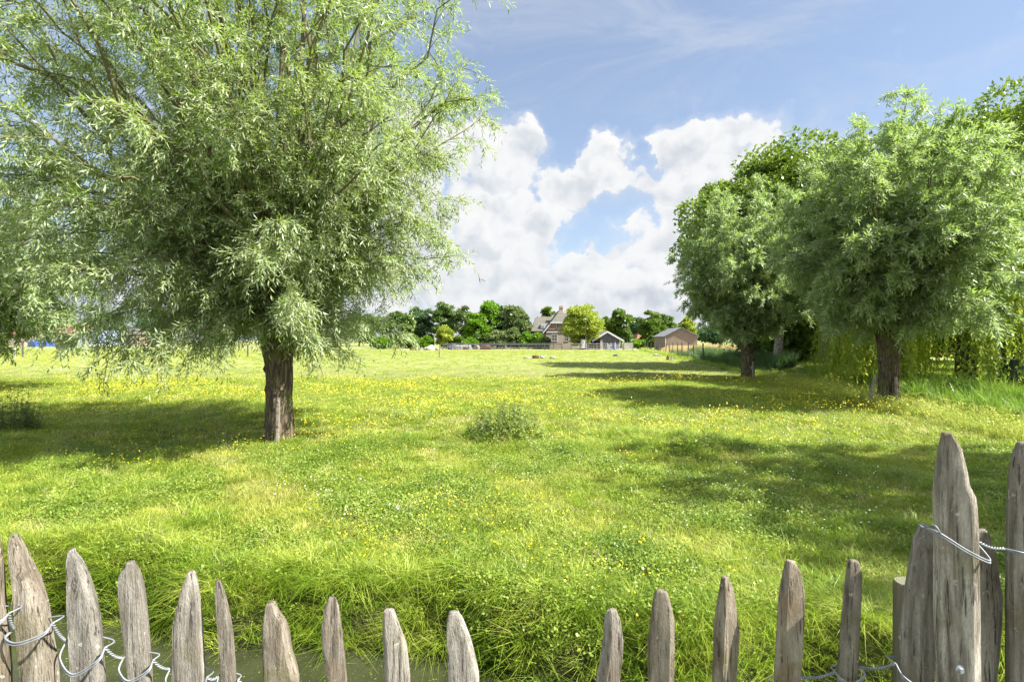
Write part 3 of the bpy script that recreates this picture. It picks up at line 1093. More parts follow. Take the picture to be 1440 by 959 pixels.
def scatter(name, pts, scl, protos, kind='stuff', tilt=0.12, idx=None, seed=5, label=None, cat=None, rotz=None, align=None):
    """one object whose geometry nodes put ground-cover clumps on its own points"""
    rg = np.random.default_rng(seed)
    n = len(pts)
    me = bpy.data.meshes.new(name)
    me.vertices.add(n)
    me.vertices.foreach_set('co', np.asarray(pts, np.float32).ravel())
    a = me.attributes.new('scl', 'FLOAT', 'POINT')
    a.data.foreach_set('value', np.asarray(scl, np.float32))
    rot = np.stack([rg.normal(size=n) * tilt, rg.normal(size=n) * tilt, rg.uniform(0, 6.28, n) if rotz is None else rotz], -1).astype(np.float32)
    a = me.attributes.new('rot', 'FLOAT_VECTOR', 'POINT')
    a.data.foreach_set('vector', rot.ravel())
    a = me.attributes.new('idx', 'INT', 'POINT')
    a.data.foreach_set('value', (rg.integers(0, len(protos), n) if idx is None else idx).astype(np.int32))
    o = bpy.data.objects.new(name, me)
    COL.objects.link(o)
    pc = bpy.data.collections.new(name + '_clumps')
    for i, p in enumerate(protos):
        p.name = '%s_clump_%02d' % (name, i)
        pc.objects.link(p)
    ng = bpy.data.node_groups.new(name + '_scatter', 'GeometryNodeTree')
    ng.interface.new_socket(name='Geometry', in_out='INPUT', socket_type='NodeSocketGeometry')
    ng.interface.new_socket(name='Geometry', in_out='OUTPUT', socket_type='NodeSocketGeometry')
    N = NT(ng)
    gi = N.n('NodeGroupInput')
    go = N.n('NodeGroupOutput')
    ci = N.n('GeometryNodeCollectionInfo')
    ci.inputs['Collection'].default_value = pc
    ci.inputs['Separate Children'].default_value = True
    ci.inputs['Reset Children'].default_value = True
    ip = N.n('GeometryNodeInstanceOnPoints')
    ip.inputs['Pick Instance'].default_value = True

    def na(nm, dt):
        x = N.n('GeometryNodeInputNamedAttribute')
        x.data_type = dt
        x.inputs['Name'].default_value = nm
        return [s for s in x.outputs if s.name == 'Attribute' and s.enabled][0]
    N.link(gi.outputs[0], ip.inputs['Points'])
    N.link(ci.outputs[0], ip.inputs['Instance'])
    N.link(na('idx', 'INT'), ip.inputs['Instance Index'])
    er = N.n('FunctionNodeEulerToRotation')
    N.link(na('rot', 'FLOAT_VECTOR'), er.inputs[0])
    N.link(er.outputs[0], ip.inputs['Rotation'])
    cb = N.n('ShaderNodeCombineXYZ')
    s = na('scl', 'FLOAT')
    for k in range(3):
        N.link(s, cb.inputs[k])
    N.link(cb.outputs[0], ip.inputs['Scale'])
    N.link(ip.outputs[0], go.inputs[0])
    md = o.modifiers.new('scatter', 'NODES')
    md.node_group = ng
    prop(o, kind=kind, label=label, cat=cat)
    return o


def fan(rg, n, y0, y1, half=1.12, pad=1.0, bias=1.0):
    """random ground points spread evenly by area over the wedge the camera and its neighbours can see"""
    out = []
    m = 0
    while m < n:
        y = rg.uniform(y0, y1, n * 2)
        wmax = y1 * half + pad
        x = rg.uniform(-wmax, wmax, n * 2)
        k = np.abs(x) < y * half + pad
        out.append(np.stack([x[k], y[k]], -1))
        m += k.sum()
    return np.concatenate(out)[:n]


def in_ditch(x, y, m=0.0):
    d1 = y - (3.60 - 0.20 * x) + 0.10 * np.sin(x * 2.1) + 0.06 * np.sin(x * 5.3 + 1)
    near = y - (1.70 - 0.20 * x)
    a = (d1 < 0.22 + m) & (near > -0.1)
    s = (x - 8.5 - 0.155 * y) + 0.15 * np.sin(y * 0.8)
    b = (s > 1.15) & (s < 3.0) & (y > 8.5)
    return a | b

# ---------------------------------------------------------------- ground cover
def build_grass():
    rg = np.random.default_rng(11)

    def acc(*parts):
        a = Acc()
        for p in parts:
            a.add(*p)
        return a
    # near: fine clumps
    near = []
    for i in range(7):
        hi = 0.07 + 0.02 * (i % 3)
        near.append(proto('c', acc(blades(rg, 42, 0.11, 0.03, hi, 0.0050, 0.9, 0.8, 0.05, 0.75), blades(rg, 8, 0.12, 0.05, hi * 1.5, 0.0035, 0.9, 1.0, 0.8, 1.0)), M['grass']))
    hb = []
    for i in range(4):
        hb.append(proto('h', acc(herbs(rg, 46, 0.12, 0.02, 0.07, 0.019, 0.1, 0.9), blades(rg, 20, 0.11, 0.05, 0.11, 0.004, 0.8, 0.8, 0.3, 1.0)), M['herb']))
    p = fan(rg, 26000, 3.0, 9.5, 1.10, 0.8)
    p = p[~in_ditch(p[:, 0], p[:, 1])]
    z = terr(p[:, 0], p[:, 1])
    q = wob(p[:, 0], p[:, 1], 1.7, 0.4) + rg.normal(size=len(p)) * 0.7
    idx = np.where(q > 0.55, rg.integers(7, 11, len(p)), rg.integers(0, 7, len(p)))
    scatter('meadow_grass', np.column_stack([p, z]), rg.uniform(0.7, 1.35, len(p)) * (1 + 0.25 * np.clip(q, -1, 1)), near + hb, idx=idx, seed=21)
    # middle distance: larger clumps
    mid = []
    for i in range(6):
        hi = 0.10 + 0.025 * (i % 3)
        mid.append(proto('c', acc(blades(rg, 46, 0.20, 0.04, hi, 0.010, 0.9, 0.8, 0.1, 0.85), blades(rg, 6, 0.2, 0.06, hi * 1.5, 0.006, 0.8, 0.8, 0.8, 1.0)), M['grass']))
    for i in range(3):
        mid.append(proto('h', acc(herbs(rg, 40, 0.20, 0.02, 0.09, 0.032, 0.1, 0.9)), M['herb']))
    p = fan(rg, 30000, 9.0, 26.0, 1.06, 1.0)
    # thin out with distance: keep all near, part of the far ones
    keep = rg.uniform(size=len(p)) < np.clip(1.25 - (p[:, 1] - 9) / 28, 0.3, 1)
    p = p[keep & ~in_ditch(p[:, 0], p[:, 1])]
    z = terr(p[:, 0], p[:, 1])
    scatter('meadow_grass', np.column_stack([p, z]), rg.uniform(0.6, 1.2, len(p)), mid, seed=22)
    far = []
    for i in range(5):
        far.append(proto('c', acc(blades(rg, 50, 0.55, 0.05, 0.13, 0.026, 0.9, 0.8, 0.0, 0.7)), M['grass']))
    p = fan(rg, 26000, 25.0, 100.0, 1.02, 0.0)
    s = p[:, 0] - 8.5 - 0.155 * p[:, 1]
    p = p[(~in_ditch(p[:, 0], p[:, 1])) & (s < 3.8)]
    scatter('meadow_grass', np.column_stack([p, terr(p[:, 0], p[:, 1])]), rg.uniform(0.4, 0.9, len(p)), far, seed=23)

    # long tussocks: along the water, round swells and the field edge
    tus = []
    for i in range(6):
        a = acc(blades(rg, 60, 0.11, 0.12, 0.32, 0.0060, 0.9, 1.1, 0.0, 0.85), blades(rg, 12, 0.1, 0.2, 0.4, 0.005, 0.8, 1.0, 0.8, 1.0))
        tus.append(proto('t', a, M['lush']))
    pts = []
    n = 1500
    x = rg.uniform(-6.5, 6.5, n)
    off = rg.uniform(0.05, 1.0, n) ** 1.6
    y = 3.60 - 0.20 * x - 0.10 * np.sin(x * 2.1) - 0.06 * np.sin(x * 5.3 + 1) + 0.10 + off * 0.65
    pts.append((x, y, rg.uniform(0.55, 1.05, n) * (1.0 - 0.35 * off)))
    for (cx, cy, r, k) in [(-0.1, 10.3, 0.8, 120), (3.0, 9.4, 1.0, 150), (1.3, 9.2, 0.5, 50), (-2.2, 9.7, 0.7, 70), (-5.0, 12.6, 1.4, 150), (-1.9, 14.0, 1.5, 110), (-7.6, 13.5, 2.0, 160),
                           (-3.4, 5.4, 0.5, 45), (-5.2, 6.4, 0.9, 90), (-6.4, 7.6, 1.2, 120), (-4.2, 9.4, 0.55, 60), (6.0, 20.0, 1.9, 90), (2.3, 4.2, 0.7, 60), (3.6, 4.8, 0.9, 70), (0.3, 4.6, 0.6, 50),
                           (4.4, 9.8, 0.9, 80), (5.6, 6.2, 0.8, 60), (0.8, 6.4, 0.5, 20), (2.1, 7.7, 0.6, 25), (-1.3, 7.4, 0.6, 22), (1.9, 10.6, 0.6, 50), (-4.27, 9.7, 0.5, 60), (10.9, 15.3, 0.75, 90), (11.5, 25.9, 0.8, 70)]:
        th = rg.uniform(0, 6.28, k)
        rr = r * np.sqrt(rg.uniform(0, 1, k))
        pts.append((cx + np.cos(th) * rr, cy + np.sin(th) * rr, rg.uniform(0.4, 0.85, k)))
    n = 900
    y = rg.uniform(8.5, 27, n)
    s = rg.uniform(-0.5, 1.2, n)
    pts.append((8.5 + 0.155 * y + s, y, rg.uniform(0.6, 1.25, n)))
    n = 420
    y = rg.uniform(27, 99, n)
    s = rg.uniform(-0.3, 1.1, n)
    pts.append((8.5 + 0.155 * y + s, y, rg.uniform(0.9, 1.8, n)))
    x = np.concatenate([a for a, b, c in pts])
    y = np.concatenate([b for a, b, c in pts])
    sc = np.concatenate([c for a, b, c in pts])
    scatter('long_grass', np.column_stack([x, y, terr(x, y)]), sc, tus, seed=24, tilt=0.2)

    # near bank in front of and under the palings
    x = rg.uniform(-3.5, 3.5, 900)
    y = rg.uniform(0.2, 1.7, 900) - 0.19 * x
    scatter('bank_grass', np.column_stack([x, y, terr(x, y)]), rg.uniform(0.4, 0.8, 900), [proto('t', acc(blades(rg, 50, 0.12, 0.08, 0.3, 0.006, 0.6, 0.8, 0.0, 0.8)), M['lush'])], seed=25)

    # straw tufts
    st = [proto('s', acc(blades(rg, 34, 0.10, 0.05, 0.17, 0.0035, 1.5, 0.6, 0.0, 1.0)), M['straw']) for i in range(3)]
    p = fan(rg, 5000, 3.4, 14, 1.1, 0.5)
    q = wob(p[:, 0], p[:, 1], 2.3, 5.0)
    p = p[(q > 0.1) & ~in_ditch(p[:, 0], p[:, 1])]
    scatter('straw_grass', np.column_stack([p, terr(p[:, 0], p[:, 1])]), rg.uniform(0.6, 1.2, len(p)), st, seed=26, tilt=0.3)

    # pale flowering grass and weeds along the field ditch
    wd = []
    for i in range(4):
        b1 = blades(rg, 26, 0.16, 0.25, 0.62, 0.010, 0.35, 0.35, 0.1, 0.8)
        a = Acc()
        a.add(*b1)
        hh = herbs(rg, 60, 0.22, 0.06, 0.55, 0.05, 0.2, 1.0)
        a.add(*hh)
        wd.append(proto('w', a, M['weed']))
    n = 900
    y = rg.uniform(9.5, 27, n)
    s = rg.uniform(-0.9, 1.2, n)
    x = 8.5 + 0.155 * y + s
    scatter('ditch_edge_weeds', np.column_stack([x, y, terr(x, y)]), rg.uniform(0.35, 0.85, n), wd, seed=27)

    # reeds in the field ditch
    rd = [proto('r', acc(blades(rg, 30, 0.16, 0.7, 1.25, 0.022, 0.22, 0.35, 0.0, 1.0)), M['reed']) for i in range(4)]
    n = 900
    y = rg.uniform(8.8, 18.5, n)
    s = rg.uniform(0.95, 3.3, n)
    x = 8.5 + 0.155 * y + s
    scatter('reeds', np.column_stack([x, y, terr(x, y)]), rg.uniform(0.65, 1.0, n), rd, seed=28, tilt=0.1)
    rd = [proto('r', acc(blades(rg, 30, 0.16, 0.7, 1.25, 0.022, 0.22, 0.35, 0.0, 1.0)), M['reed_dark']) for i in range(4)]
    y2 = 33 + 32 * rg.uniform(0, 1, 1500) ** 1.1
    s2 = rg.uniform(0.9, 4.2, 1500)
    x = 8.5 + 0.155 * y2 + s2
    scatter('reeds', np.column_stack([x, y2, terr(x, y2)]), rg.uniform(0.75, 1.1, 1500), rd, seed=128, tilt=0.1)
    rd = [proto('r', acc(blades(rg, 30, 0.25, 0.5, 0.8, 0.022, 0.3, 0.35, 0.0, 1.0)), M['weed']) for i in range(3)]
    y2 = rg.uniform(60, 101, 260)
    s2 = rg.uniform(0.3, 1.6, 260)
    x = 8.5 + 0.155 * y2 + s2
    scatter('ditch_edge_weeds', np.column_stack([x, y2, terr(x, y2)]), rg.uniform(0.5, 0.9, 260), rd, seed=129, tilt=0.1)

    # grass on the far bank under the trees
    bg = [proto('b', acc(blades(rg, 44, 0.4, 0.10, 0.30, 0.022, 0.8, 0.8, 0.0, 0.7)), M['lush']) for i in range(3)]
    n = 6500
    y = 9 + 50 * rg.uniform(0, 1, n) ** 1.3
    s = np.where(rg.uniform(size=n) < 0.3, rg.uniform(0.9, 3.2, n), rg.uniform(3.0, 16, n))
    x = 8.5 + 0.155 * y + s
    scatter('bank_grass', np.column_stack([x, y, terr(x, y)]), rg.uniform(0.6, 1.2, n), bg, seed=29)

    # buttercups and daisies
    def flower(col, n, spread, h0, h1, size, stems=True):
        a = Acc()
        th = rg.uniform(0, 6.28, n)
        rr = spread * np.sqrt(rg.uniform(0, 1, n))
        h = rg.uniform(h0, h1, n)
        for k in range(n):
            c = np.array([math.cos(th[k]) * rr[k], math.sin(th[k]) * rr[k], h[k]])
            t = np.arange(6) * math.pi / 3
            nr = unit(rg.normal(size=3) * 0.4 + np.array([0, -0.25, 1]))
            ax = unit(np.cross(nr, np.array([1, 0.2, 0])))
            bx = np.cross(nr, ax)
            ring = c + (ax[None] * np.cos(t)[:, None] + bx[None] * np.sin(t)[:, None]) * size * 0.5 + nr * size * 0.2
            v = np.concatenate([c[None], ring])
            q = np.array([[0, 1, 2, 3], [0, 3, 4, 5], [0, 5, 6, 1]])
            a.add(v, q, np.zeros(7))
        return proto('f', a, col)
    fy = [flower(M['petal_y'], k, 0.16, 0.12, 0.26, 0.019) for k in (2, 3, 5)]
    p = fan(rg, 15000, 3.2, 24, 1.08, 0.5)
    q = wob(p[:, 0], p[:, 1], 0.75, 2.0) + 0.5 * wob(p[:, 0], p[:, 1], 2.0, 0.7) + rg.normal(size=len(p)) * 0.30
    q += 0.5 * smooth(7, 12, p[:, 1]) - 0.2
    q = np.where((p[:, 1] > 8) & (p[:, 1] < 16) & (p[:, 0] < 1), q + 0.35, q)
    p = p[(q > 0.35) & ~in_ditch(p[:, 0], p[:, 1])]
    sc = np.clip(p[:, 1] / 9, 0.9, 1.5)
    scatter('buttercups', np.column_stack([p, terr(p[:, 0], p[:, 1])]), sc * rg.uniform(0.7, 1.1, len(p)), fy, seed=30)
    # farther drifts of buttercups
    fy2 = [flower(M['petal_y'], k, 0.5, 0.15, 0.28, 0.032) for k in (3, 5)]
    p = fan(rg, 4200, 22, 66, 1.0, 0)
    q = wob(p[:, 0], p[:, 1], 0.25, 1.0) + rg.normal(size=len(p)) * 0.5 - 0.15 + 1.1 * smooth(-8, -25, p[:, 0] * 1.0) * 1.0
    p = p[(q > 0.75) & (p[:, 0] < 8.5 + 0.155 * p[:, 1])]
    scatter('buttercups', np.column_stack([p, terr(p[:, 0], p[:, 1])]), rg.uniform(0.7, 1.2, len(p)), fy2, seed=31)
    fw = [flower(M['petal_w'], k, 0.18, 0.06, 0.12, 0.016) for k in (2, 4)]
    p = fan(rg, 1500, 4.2, 14, 1.08, 0)
    q = wob(p[:, 0], p[:, 1], 1.1, 4.0) + 0.7 * smooth(0, 4, p[:, 0])
    p = p[(q > 0.75) & ~in_ditch(p[:, 0], p[:, 1])]
    scatter('daisies', np.column_stack([p, terr(p[:, 0], p[:, 1])]), rg.uniform(0.8, 1.2, len(p)), fw, seed=32)


build_grass()


# ---------------------------------------------------------------- willows
G_ = 'pollard willows round the meadow'
counts = []
counts.append(willow('pollard_willow', 'largest pollard willow, nearest tree, a stake against its rough trunk', -4.27, 9.75, 2.15, 0.225,
       (-0.88, 0.1, 5.9), (4.6, 4.2, 5.8), 155, 18, 11, 12, 0.110, 0.0205, M['willow_leaf'], group=G_, seed=4, droop=0.6, low=-0.86, power=2.7, e0=0.82, zmin=1.15)[1])
counts.append(willow('pollard_willow', 'broad pollard willow with a split trunk between two stakes', 10.9, 15.4, 2.3, 0.25,
       (0.45, 0.3, 4.8), (3.1, 3.5, 4.0), 120, 18, 10, 12, 0.16, 0.040, M['silver_leaf'], group=G_, seed=9, droop=0.5, low=-0.66, split=0.35, power=1.85)[1])
counts.append(willow('pollard_willow', 'smaller dense pollard willow by the dark fence posts', 11.5, 26.0, 2.2, 0.28,
       (0.0, 0.2, 4.9), (3.35, 3.3, 4.4), 100, 15, 9, 11, 0.22, 0.058, M['silver_leaf'], group=G_, seed=14, droop=0.45, low=-0.64)[1])
counts.append(willow('pollard_willow', 'pollard willow just outside the right edge that shades the meadow', 11.2, 4.4, 2.2, 0.36,
       (0.0, 0.0, 5.2), (3.7, 3.5, 4.2), 80, 11, 6, 9, 0.22, 0.06, M['silver_leaf'], group=G_, seed=19, droop=0.5, low=-0.6)[1])
counts.append(willow('pollard_willow', 'dark pollard willow at the far left edge behind the largest one', -18.6, 18.5, 2.3, 0.38,
       (0.0, 0.0, 4.9), (4.4, 4.2, 4.6), 90, 12, 8, 10, 0.20, 0.05, M['silver_leaf'], group=G_, seed=23, droop=0.5, low=-0.85, zmin=1.1)[1])

weeping_tree('weeping_willow', 'golden weeping willow trailing to the ground behind the split trunk willow', 17.4, 20.4, 8.6, 4.5, M['gold_leaf'], 1000, seed=5, z0=0.2, leafL=0.17, leafW=0.05, low=0.1)

# tall broadleaf trees on the far bank
M['chestnut'] = leaf_mat('broad_bright_leaf', [(0.0, (0.04, 0.09, 0.010)), (0.5, (0.12, 0.20, 0.022)), (1.0, (0.28, 0.36, 0.045))], 0.34, (0.30, 0.42, 0.02), 0.4, 0.4, clump=0.45)
broad_tree('broadleaf_tree', 'tall dark broadleaf tree rising behind the smaller dense willow', 18.2, 36.5, 15.3, 6.2, M['chestnut'], M['bark_grey'], 0.32, 95, 560, 0.27, seed=31, base=0.16, z0=0.25, group='tall broadleaf trees on the far bank')
broad_tree('broadleaf_tree', 'tall broadleaf tree whose pale thick trunk leans between the two right willows', 20.3, 34.5, 13.6, 4.6, M['dark_leaf'], M['bark_grey'], 0.42, 90, 330, 0.30, seed=32, base=0.2, z0=0.25, lean=(-0.13, 0.0), group='tall broadleaf trees on the far bank')
broad_tree('broadleaf_tree', 'tallest dark tree showing above the crown of the split trunk willow at the right', 32.2, 36.0, 18.4, 6.4, M['chestnut'], M['bark_grey'], 0.36, 95, 560, 0.27, seed=33, base=0.2, z0=0.25, group='tall broadleaf trees on the far bank')
broad_tree('broadleaf_tree', 'slender tree with a thin grey trunk right of the leaning one', 22.2, 37.0, 12.0, 3.6, M['mid_leaf'], M['bark_grey'], 0.22, 60, 300, 0.28, seed=34, base=0.25, z0=0.25, group='tall broadleaf trees on the far bank')
broad_tree('broadleaf_tree', 'broadleaf tree behind the weeping willow at the right edge', 24.5, 27.0, 11.0, 4.2, M['dark_leaf'], M['bark_grey'], 0.3, 70, 300, 0.28, seed=35, base=0.15, z0=0.25, group='tall broadleaf trees on the far bank')
for i, (x, y, h, r, lab) in enumerate([(24.2, 41.0, 6.5, 3.2, 'dark bush between the slender and the leaning trunk'), (36.0, 38.0, 6.5, 3.4, 'dark bush farthest right behind the weeping willow'), (21.0, 39.8, 4.6, 2.6, 'dark bush right behind the upright grey trunk'), (28.8, 39.5, 5.0, 3.0, 'low dark bush behind the weeping willow'), (20.3, 42.0, 5.2, 2.7, 'dark bush under the tall trees, nearest the wheat field'), (21.6, 43.5, 6.2, 3.6, 'dark bush behind the leaning pale trunk'), (26.5, 42.5, 6.0, 3.6, 'dark bush behind the slender grey trunk'), (31.5, 40.5, 6.0, 3.6, 'dark bush behind the weeping willow')]):
    broad_tree('bush', lab, x, y, h, r, M['dark_leaf'], M['bark_dark'], 0.15, 80, 260, 0.36, seed=40 + i, base=0.0, z0=0.2, group='dark bushes under the tall trees', cat='bush', skirt=1.1)

# far trees round the farm: photo column, top row, half width in columns, distance, leaf, label
FAR = [
    (560, 438, 24, 128, 'mid_leaf', 'grey green tree at the left end of the far tree row'),
    (592, 430, 20, 132, 'far_leaf', 'second tree from the left end of the far tree row'),
    (624, 425, 19, 130, 'mid_leaf', 'mid green tree above the yellow bush'),
    (653, 430, 17, 128, 'olive_leaf', 'thin airy tree between two green trees left of the farmhouse'),
    (686, 422, 21, 126, 'bright_leaf', 'bright green dense tree left of the farmhouse'),
    (672, 436, 16, 119, 'bright_leaf', 'lower bright green tree in front of the dense one'),
    (709, 430, 15, 126, 'far_leaf', 'narrow dark tree between the bright and the olive one'),
    (728, 427, 22, 120, 'olive_leaf', 'wide olive tree just left of the farmhouse'),
    (771, 431, 17, 146, 'dark_leaf', 'dark round tree behind the farmhouse roof'),
    (848, 446, 13, 138, 'dark_leaf', 'small dark tree behind the grey shed roof'),
    (873, 434, 20, 134, 'dark_leaf', 'dark green round tree behind the grey shed'),
    (896, 443, 13, 165, 'far_leaf', 'bluish distant tree between two dark round trees'),
    (916, 438, 19, 140, 'dark_leaf', 'dark green round tree above the orange roof'),
    (937, 442, 15, 142, 'mid_leaf', 'round tree left of the brick barn ridge'),
    (966, 447, 13, 150, 'yellow_leaf', 'pale tree behind the right slope of the barn roof'),
    (1002, 458, 26, 175, 'far_leaf', 'distant tree low behind the wheat right of the barn'),
    (70, 436, 34, 190, 'far_leaf', 'distant tree above the left houses'),
    (150, 440, 40, 195, 'far_leaf', 'distant tree right of the white glasshouse'),
    (230, 438, 44, 190, 'far_leaf', 'distant tree left of the large willow trunk'),
    (330, 442, 44, 185, 'far_leaf', 'distant tree behind the large willow trunk'),
    (430, 440, 44, 180, 'far_leaf', 'distant tree right of the large willow trunk'),
    (505, 441, 34, 160, 'mid_leaf', 'distant tree at the end of the left tree row'),
]
for i, (px, py, hw, d, lm, lab) in enumerate(FAR):
    x = gx(px, d)
    h = gz(py, d)
    r = hw * d / F
    broad_tree('far_tree', lab, x, d, h, r, M[lm], M['bark_dark'], 0.25, 60, 140, 0.6, seed=60 + i, base=0.02, group='trees beyond the meadow', gaps=0.35 if 'airy' in lab else 0, shape=(1, 0.8, 1), skirt=1.1)
# the clipped yellow green tree in front of the farmhouse
broad_tree('round_tree', 'round yellow green tree standing in front of the farmhouse gable', gx(818, 108), 108, gz(426, 108), 4.0, M['yellow_leaf'], M['bark_grey'], 0.22, 150, 200, 0.36, seed=90, base=0.05, skirt=1.1)
BUSH = [
    (627, 459, 15, 113, 'yellow_leaf', 'bright yellow bush behind the rail fence'), (600, 474, 10, 112, 'bright_leaf', 'small bright green bush right of the stones'),
    (645, 472, 12, 114, 'dark_leaf', 'dark bush right of the yellow bush'), (662, 476, 10, 112, 'bright_leaf', 'low bright green bush below the airy tree'),
    (700, 466, 16, 112, 'olive_leaf', 'pale olive bush below the dense green tree'), (722, 462, 14, 113, 'olive_leaf', 'pale olive bush below the wide olive tree'),
    (742, 468, 13, 112, 'bright_leaf', 'green bush left of the farmhouse corner'), (757, 466, 9, 111, 'bright_leaf', 'clipped green bush before the farmhouse side roof'),
    (765, 473, 8, 110, 'olive_leaf', 'reddish green bush before the farmhouse corner'), (538, 474, 16, 110, 'bright_leaf', 'bright bush at the far left of the garden'),
    (570, 470, 20, 118, 'dark_leaf', 'dark bush at the left behind the stones'), (898, 479, 12, 128, 'bright_leaf', 'clipped hedge before the orange roofed house'),
    (916, 474, 7, 118, 'dark_leaf', 'dark bush left of the brick barn'), (680, 470, 13, 114, 'dark_leaf', 'dark bush under the bright dense tree'),
]
for i, (px, py, hw, d, lm, lab) in enumerate(BUSH):
    broad_tree('bush', lab, gx(px, d), d, gz(py, d), hw * d / F, M[lm], M['bark_dark'], 0.1, 40, 120, 0.46, seed=100 + i, base=0.0, group='garden bushes round the farm', cat='bush', skirt=1.1)


# ---------------------------------------------------------------- nettles and small plants in the meadow
def herb_plant(name, label, x, y, r, h, n_stem, leafL, lmat, seed, cat='plant', group=None, lean=0.25):
    rg = np.random.default_rng(seed)
    root = empty(name, (x, y, float(terr(x, y))), label=label, cat=cat, group=group)
    w, a = Acc(), Acc()
    for i in range(n_stem):
        th = rg.uniform(0, 6.28)
        rr = r * math.sqrt(rg.uniform(0, 1))
        hh = h * rg.uniform(0.6, 1.05) * (1 - 0.75 * (rr / r) ** 2)
        b = np.array([math.cos(th) * rr, math.sin(th) * rr, -0.03])
        tip = b + np.array([math.cos(th) * lean * rr / r * hh, math.sin(th) * lean * rr / r * hh, hh]) + rg.normal(size=3) * 0.03
        u = np.linspace(0, 1, 5)[:, None]
        pts = b + (tip - b) * u
        wv, wq = tube_np(pts, 0.004, 0.002, 3)
        w.add(wv, wq)
        m = int(hh / 0.035)
        t = rg.uniform(0.12, 1.0, m)
        P = b + (tip - b) * t[:, None]
        D = rg.normal(size=(m, 3)) * np.array([1, 1, 0.3]) + np.array([0, 0, -0.1])
        lv, lq, la = leaf_quads(P, D, leafL * (1.15 - 0.6 * t), leafL * 0.5 * (1.15 - 0.6 * t), rg.uniform(0, 1, m), rg, flat=np.tile([0, 0, 1.5], (m, 1)))
        a.add(lv, lq, la)
    w.mesh('stems', M['twig'], root)
    a.mesh('leaves', lmat, root)
    return root


M['nettle'] = leaf_mat('nettle_leaf', [(0.0, (0.07, 0.13, 0.02)), (0.5, (0.17, 0.25, 0.045)), (1.0, (0.30, 0.36, 0.10))], 0.35, (0.28, 0.4, 0.04), 0.5, 0.3)
herb_plant('nettle_patch', 'patch of tall nettles in the middle of the meadow', -0.1, 10.2, 0.72, 0.80, 190, 0.095, M['nettle'], 3)
herb_plant('dock_plant', 'low dark leafy plant left of the nettles', -2.45, 9.6, 0.35, 0.22, 40, 0.10, M['nettle'], 4)
herb_plant('shrub', 'small dark green shrub at the left edge of the meadow', -10.4, 11.0, 0.55, 0.95, 120, 0.09, M['dark_leaf'], 5, cat='shrub')
herb_plant('dock_plant', 'blue green leafy plant right of the nettles', 3.1, 9.0, 0.5, 0.36, 60, 0.12, M['herb'], 6)
herb_plant('leafy_weed', 'leafy weed on the bank left of the low palings', -3.3, 4.75, 0.2, 0.34, 26, 0.06, M['herb'], 7)
herb_plant('leafy_weed', 'leafy weed on the bank behind the two low palings at the right', 2.25, 4.2, 0.3, 0.3, 34, 0.07, M['herb'], 8)
for i, (px, d, h, lab) in enumerate([(1097, 22.5, 0.75, 'pale upright weed stem left of the others on the ditch edge'), (1086, 22.0, 0.85, 'tall pale weed below the smaller willow'),
                                     (1120, 21.0, 0.9, 'tallest pale weed on the sunny ditch edge'), (1112, 21.3, 0.6, 'short pale weed beside the tallest one')]):
    herb_plant('tall_weed', lab, gx(px, d), d, 0.10, h, 7, 0.07, M['weed'], 30 + i, group='pale weeds on the ditch edge')

# stakes by the willow trunks
def stake(name, label, b, t, w, th, seed, group=None, mat='stake'):
    mb = MB()
    b, t = Vector(b), Vector(t)
    mb.tube([Vector((0, 0, -0.1)), (t - b) * 0.5, (t - b)], [w * 0.5, w * 0.52, w * 0.46], 8, jag=0.06)
    o = mb.build(name, M[mat], smooth=False)
    o.location = b
    prop(o, label=label, cat='stake', group=group)
    return o


stake('support_stake', 'grey stake standing against the trunk of the large left willow', (gx(389, 9.4), 9.4, 0), (gx(390, 9.36), 9.38, gz(559, 9.4)), 0.09, 0.05, 1)
stake('support_stake', 'stake leaning towards the left side of the split trunk willow', (gx(1221, 15.0), 15.0, 0), (gx(1231, 15.1), 15.1, gz(528, 15.1)), 0.10, 0.05, 2)
stake('support_stake', 'upright stake at the right side of the split trunk willow', (gx(1261, 15.0), 15.0, 0), (gx(1260, 15.1), 15.1, gz(530, 15.1)), 0.09, 0.05, 3)
stake('support_stake', 'thin stake right of the smaller dense willow trunk', (gx(1059, 25.4), 25.4, 0), (gx(1059, 25.4), 25.4, gz(508, 25.4)), 0.09, 0.05, 4)

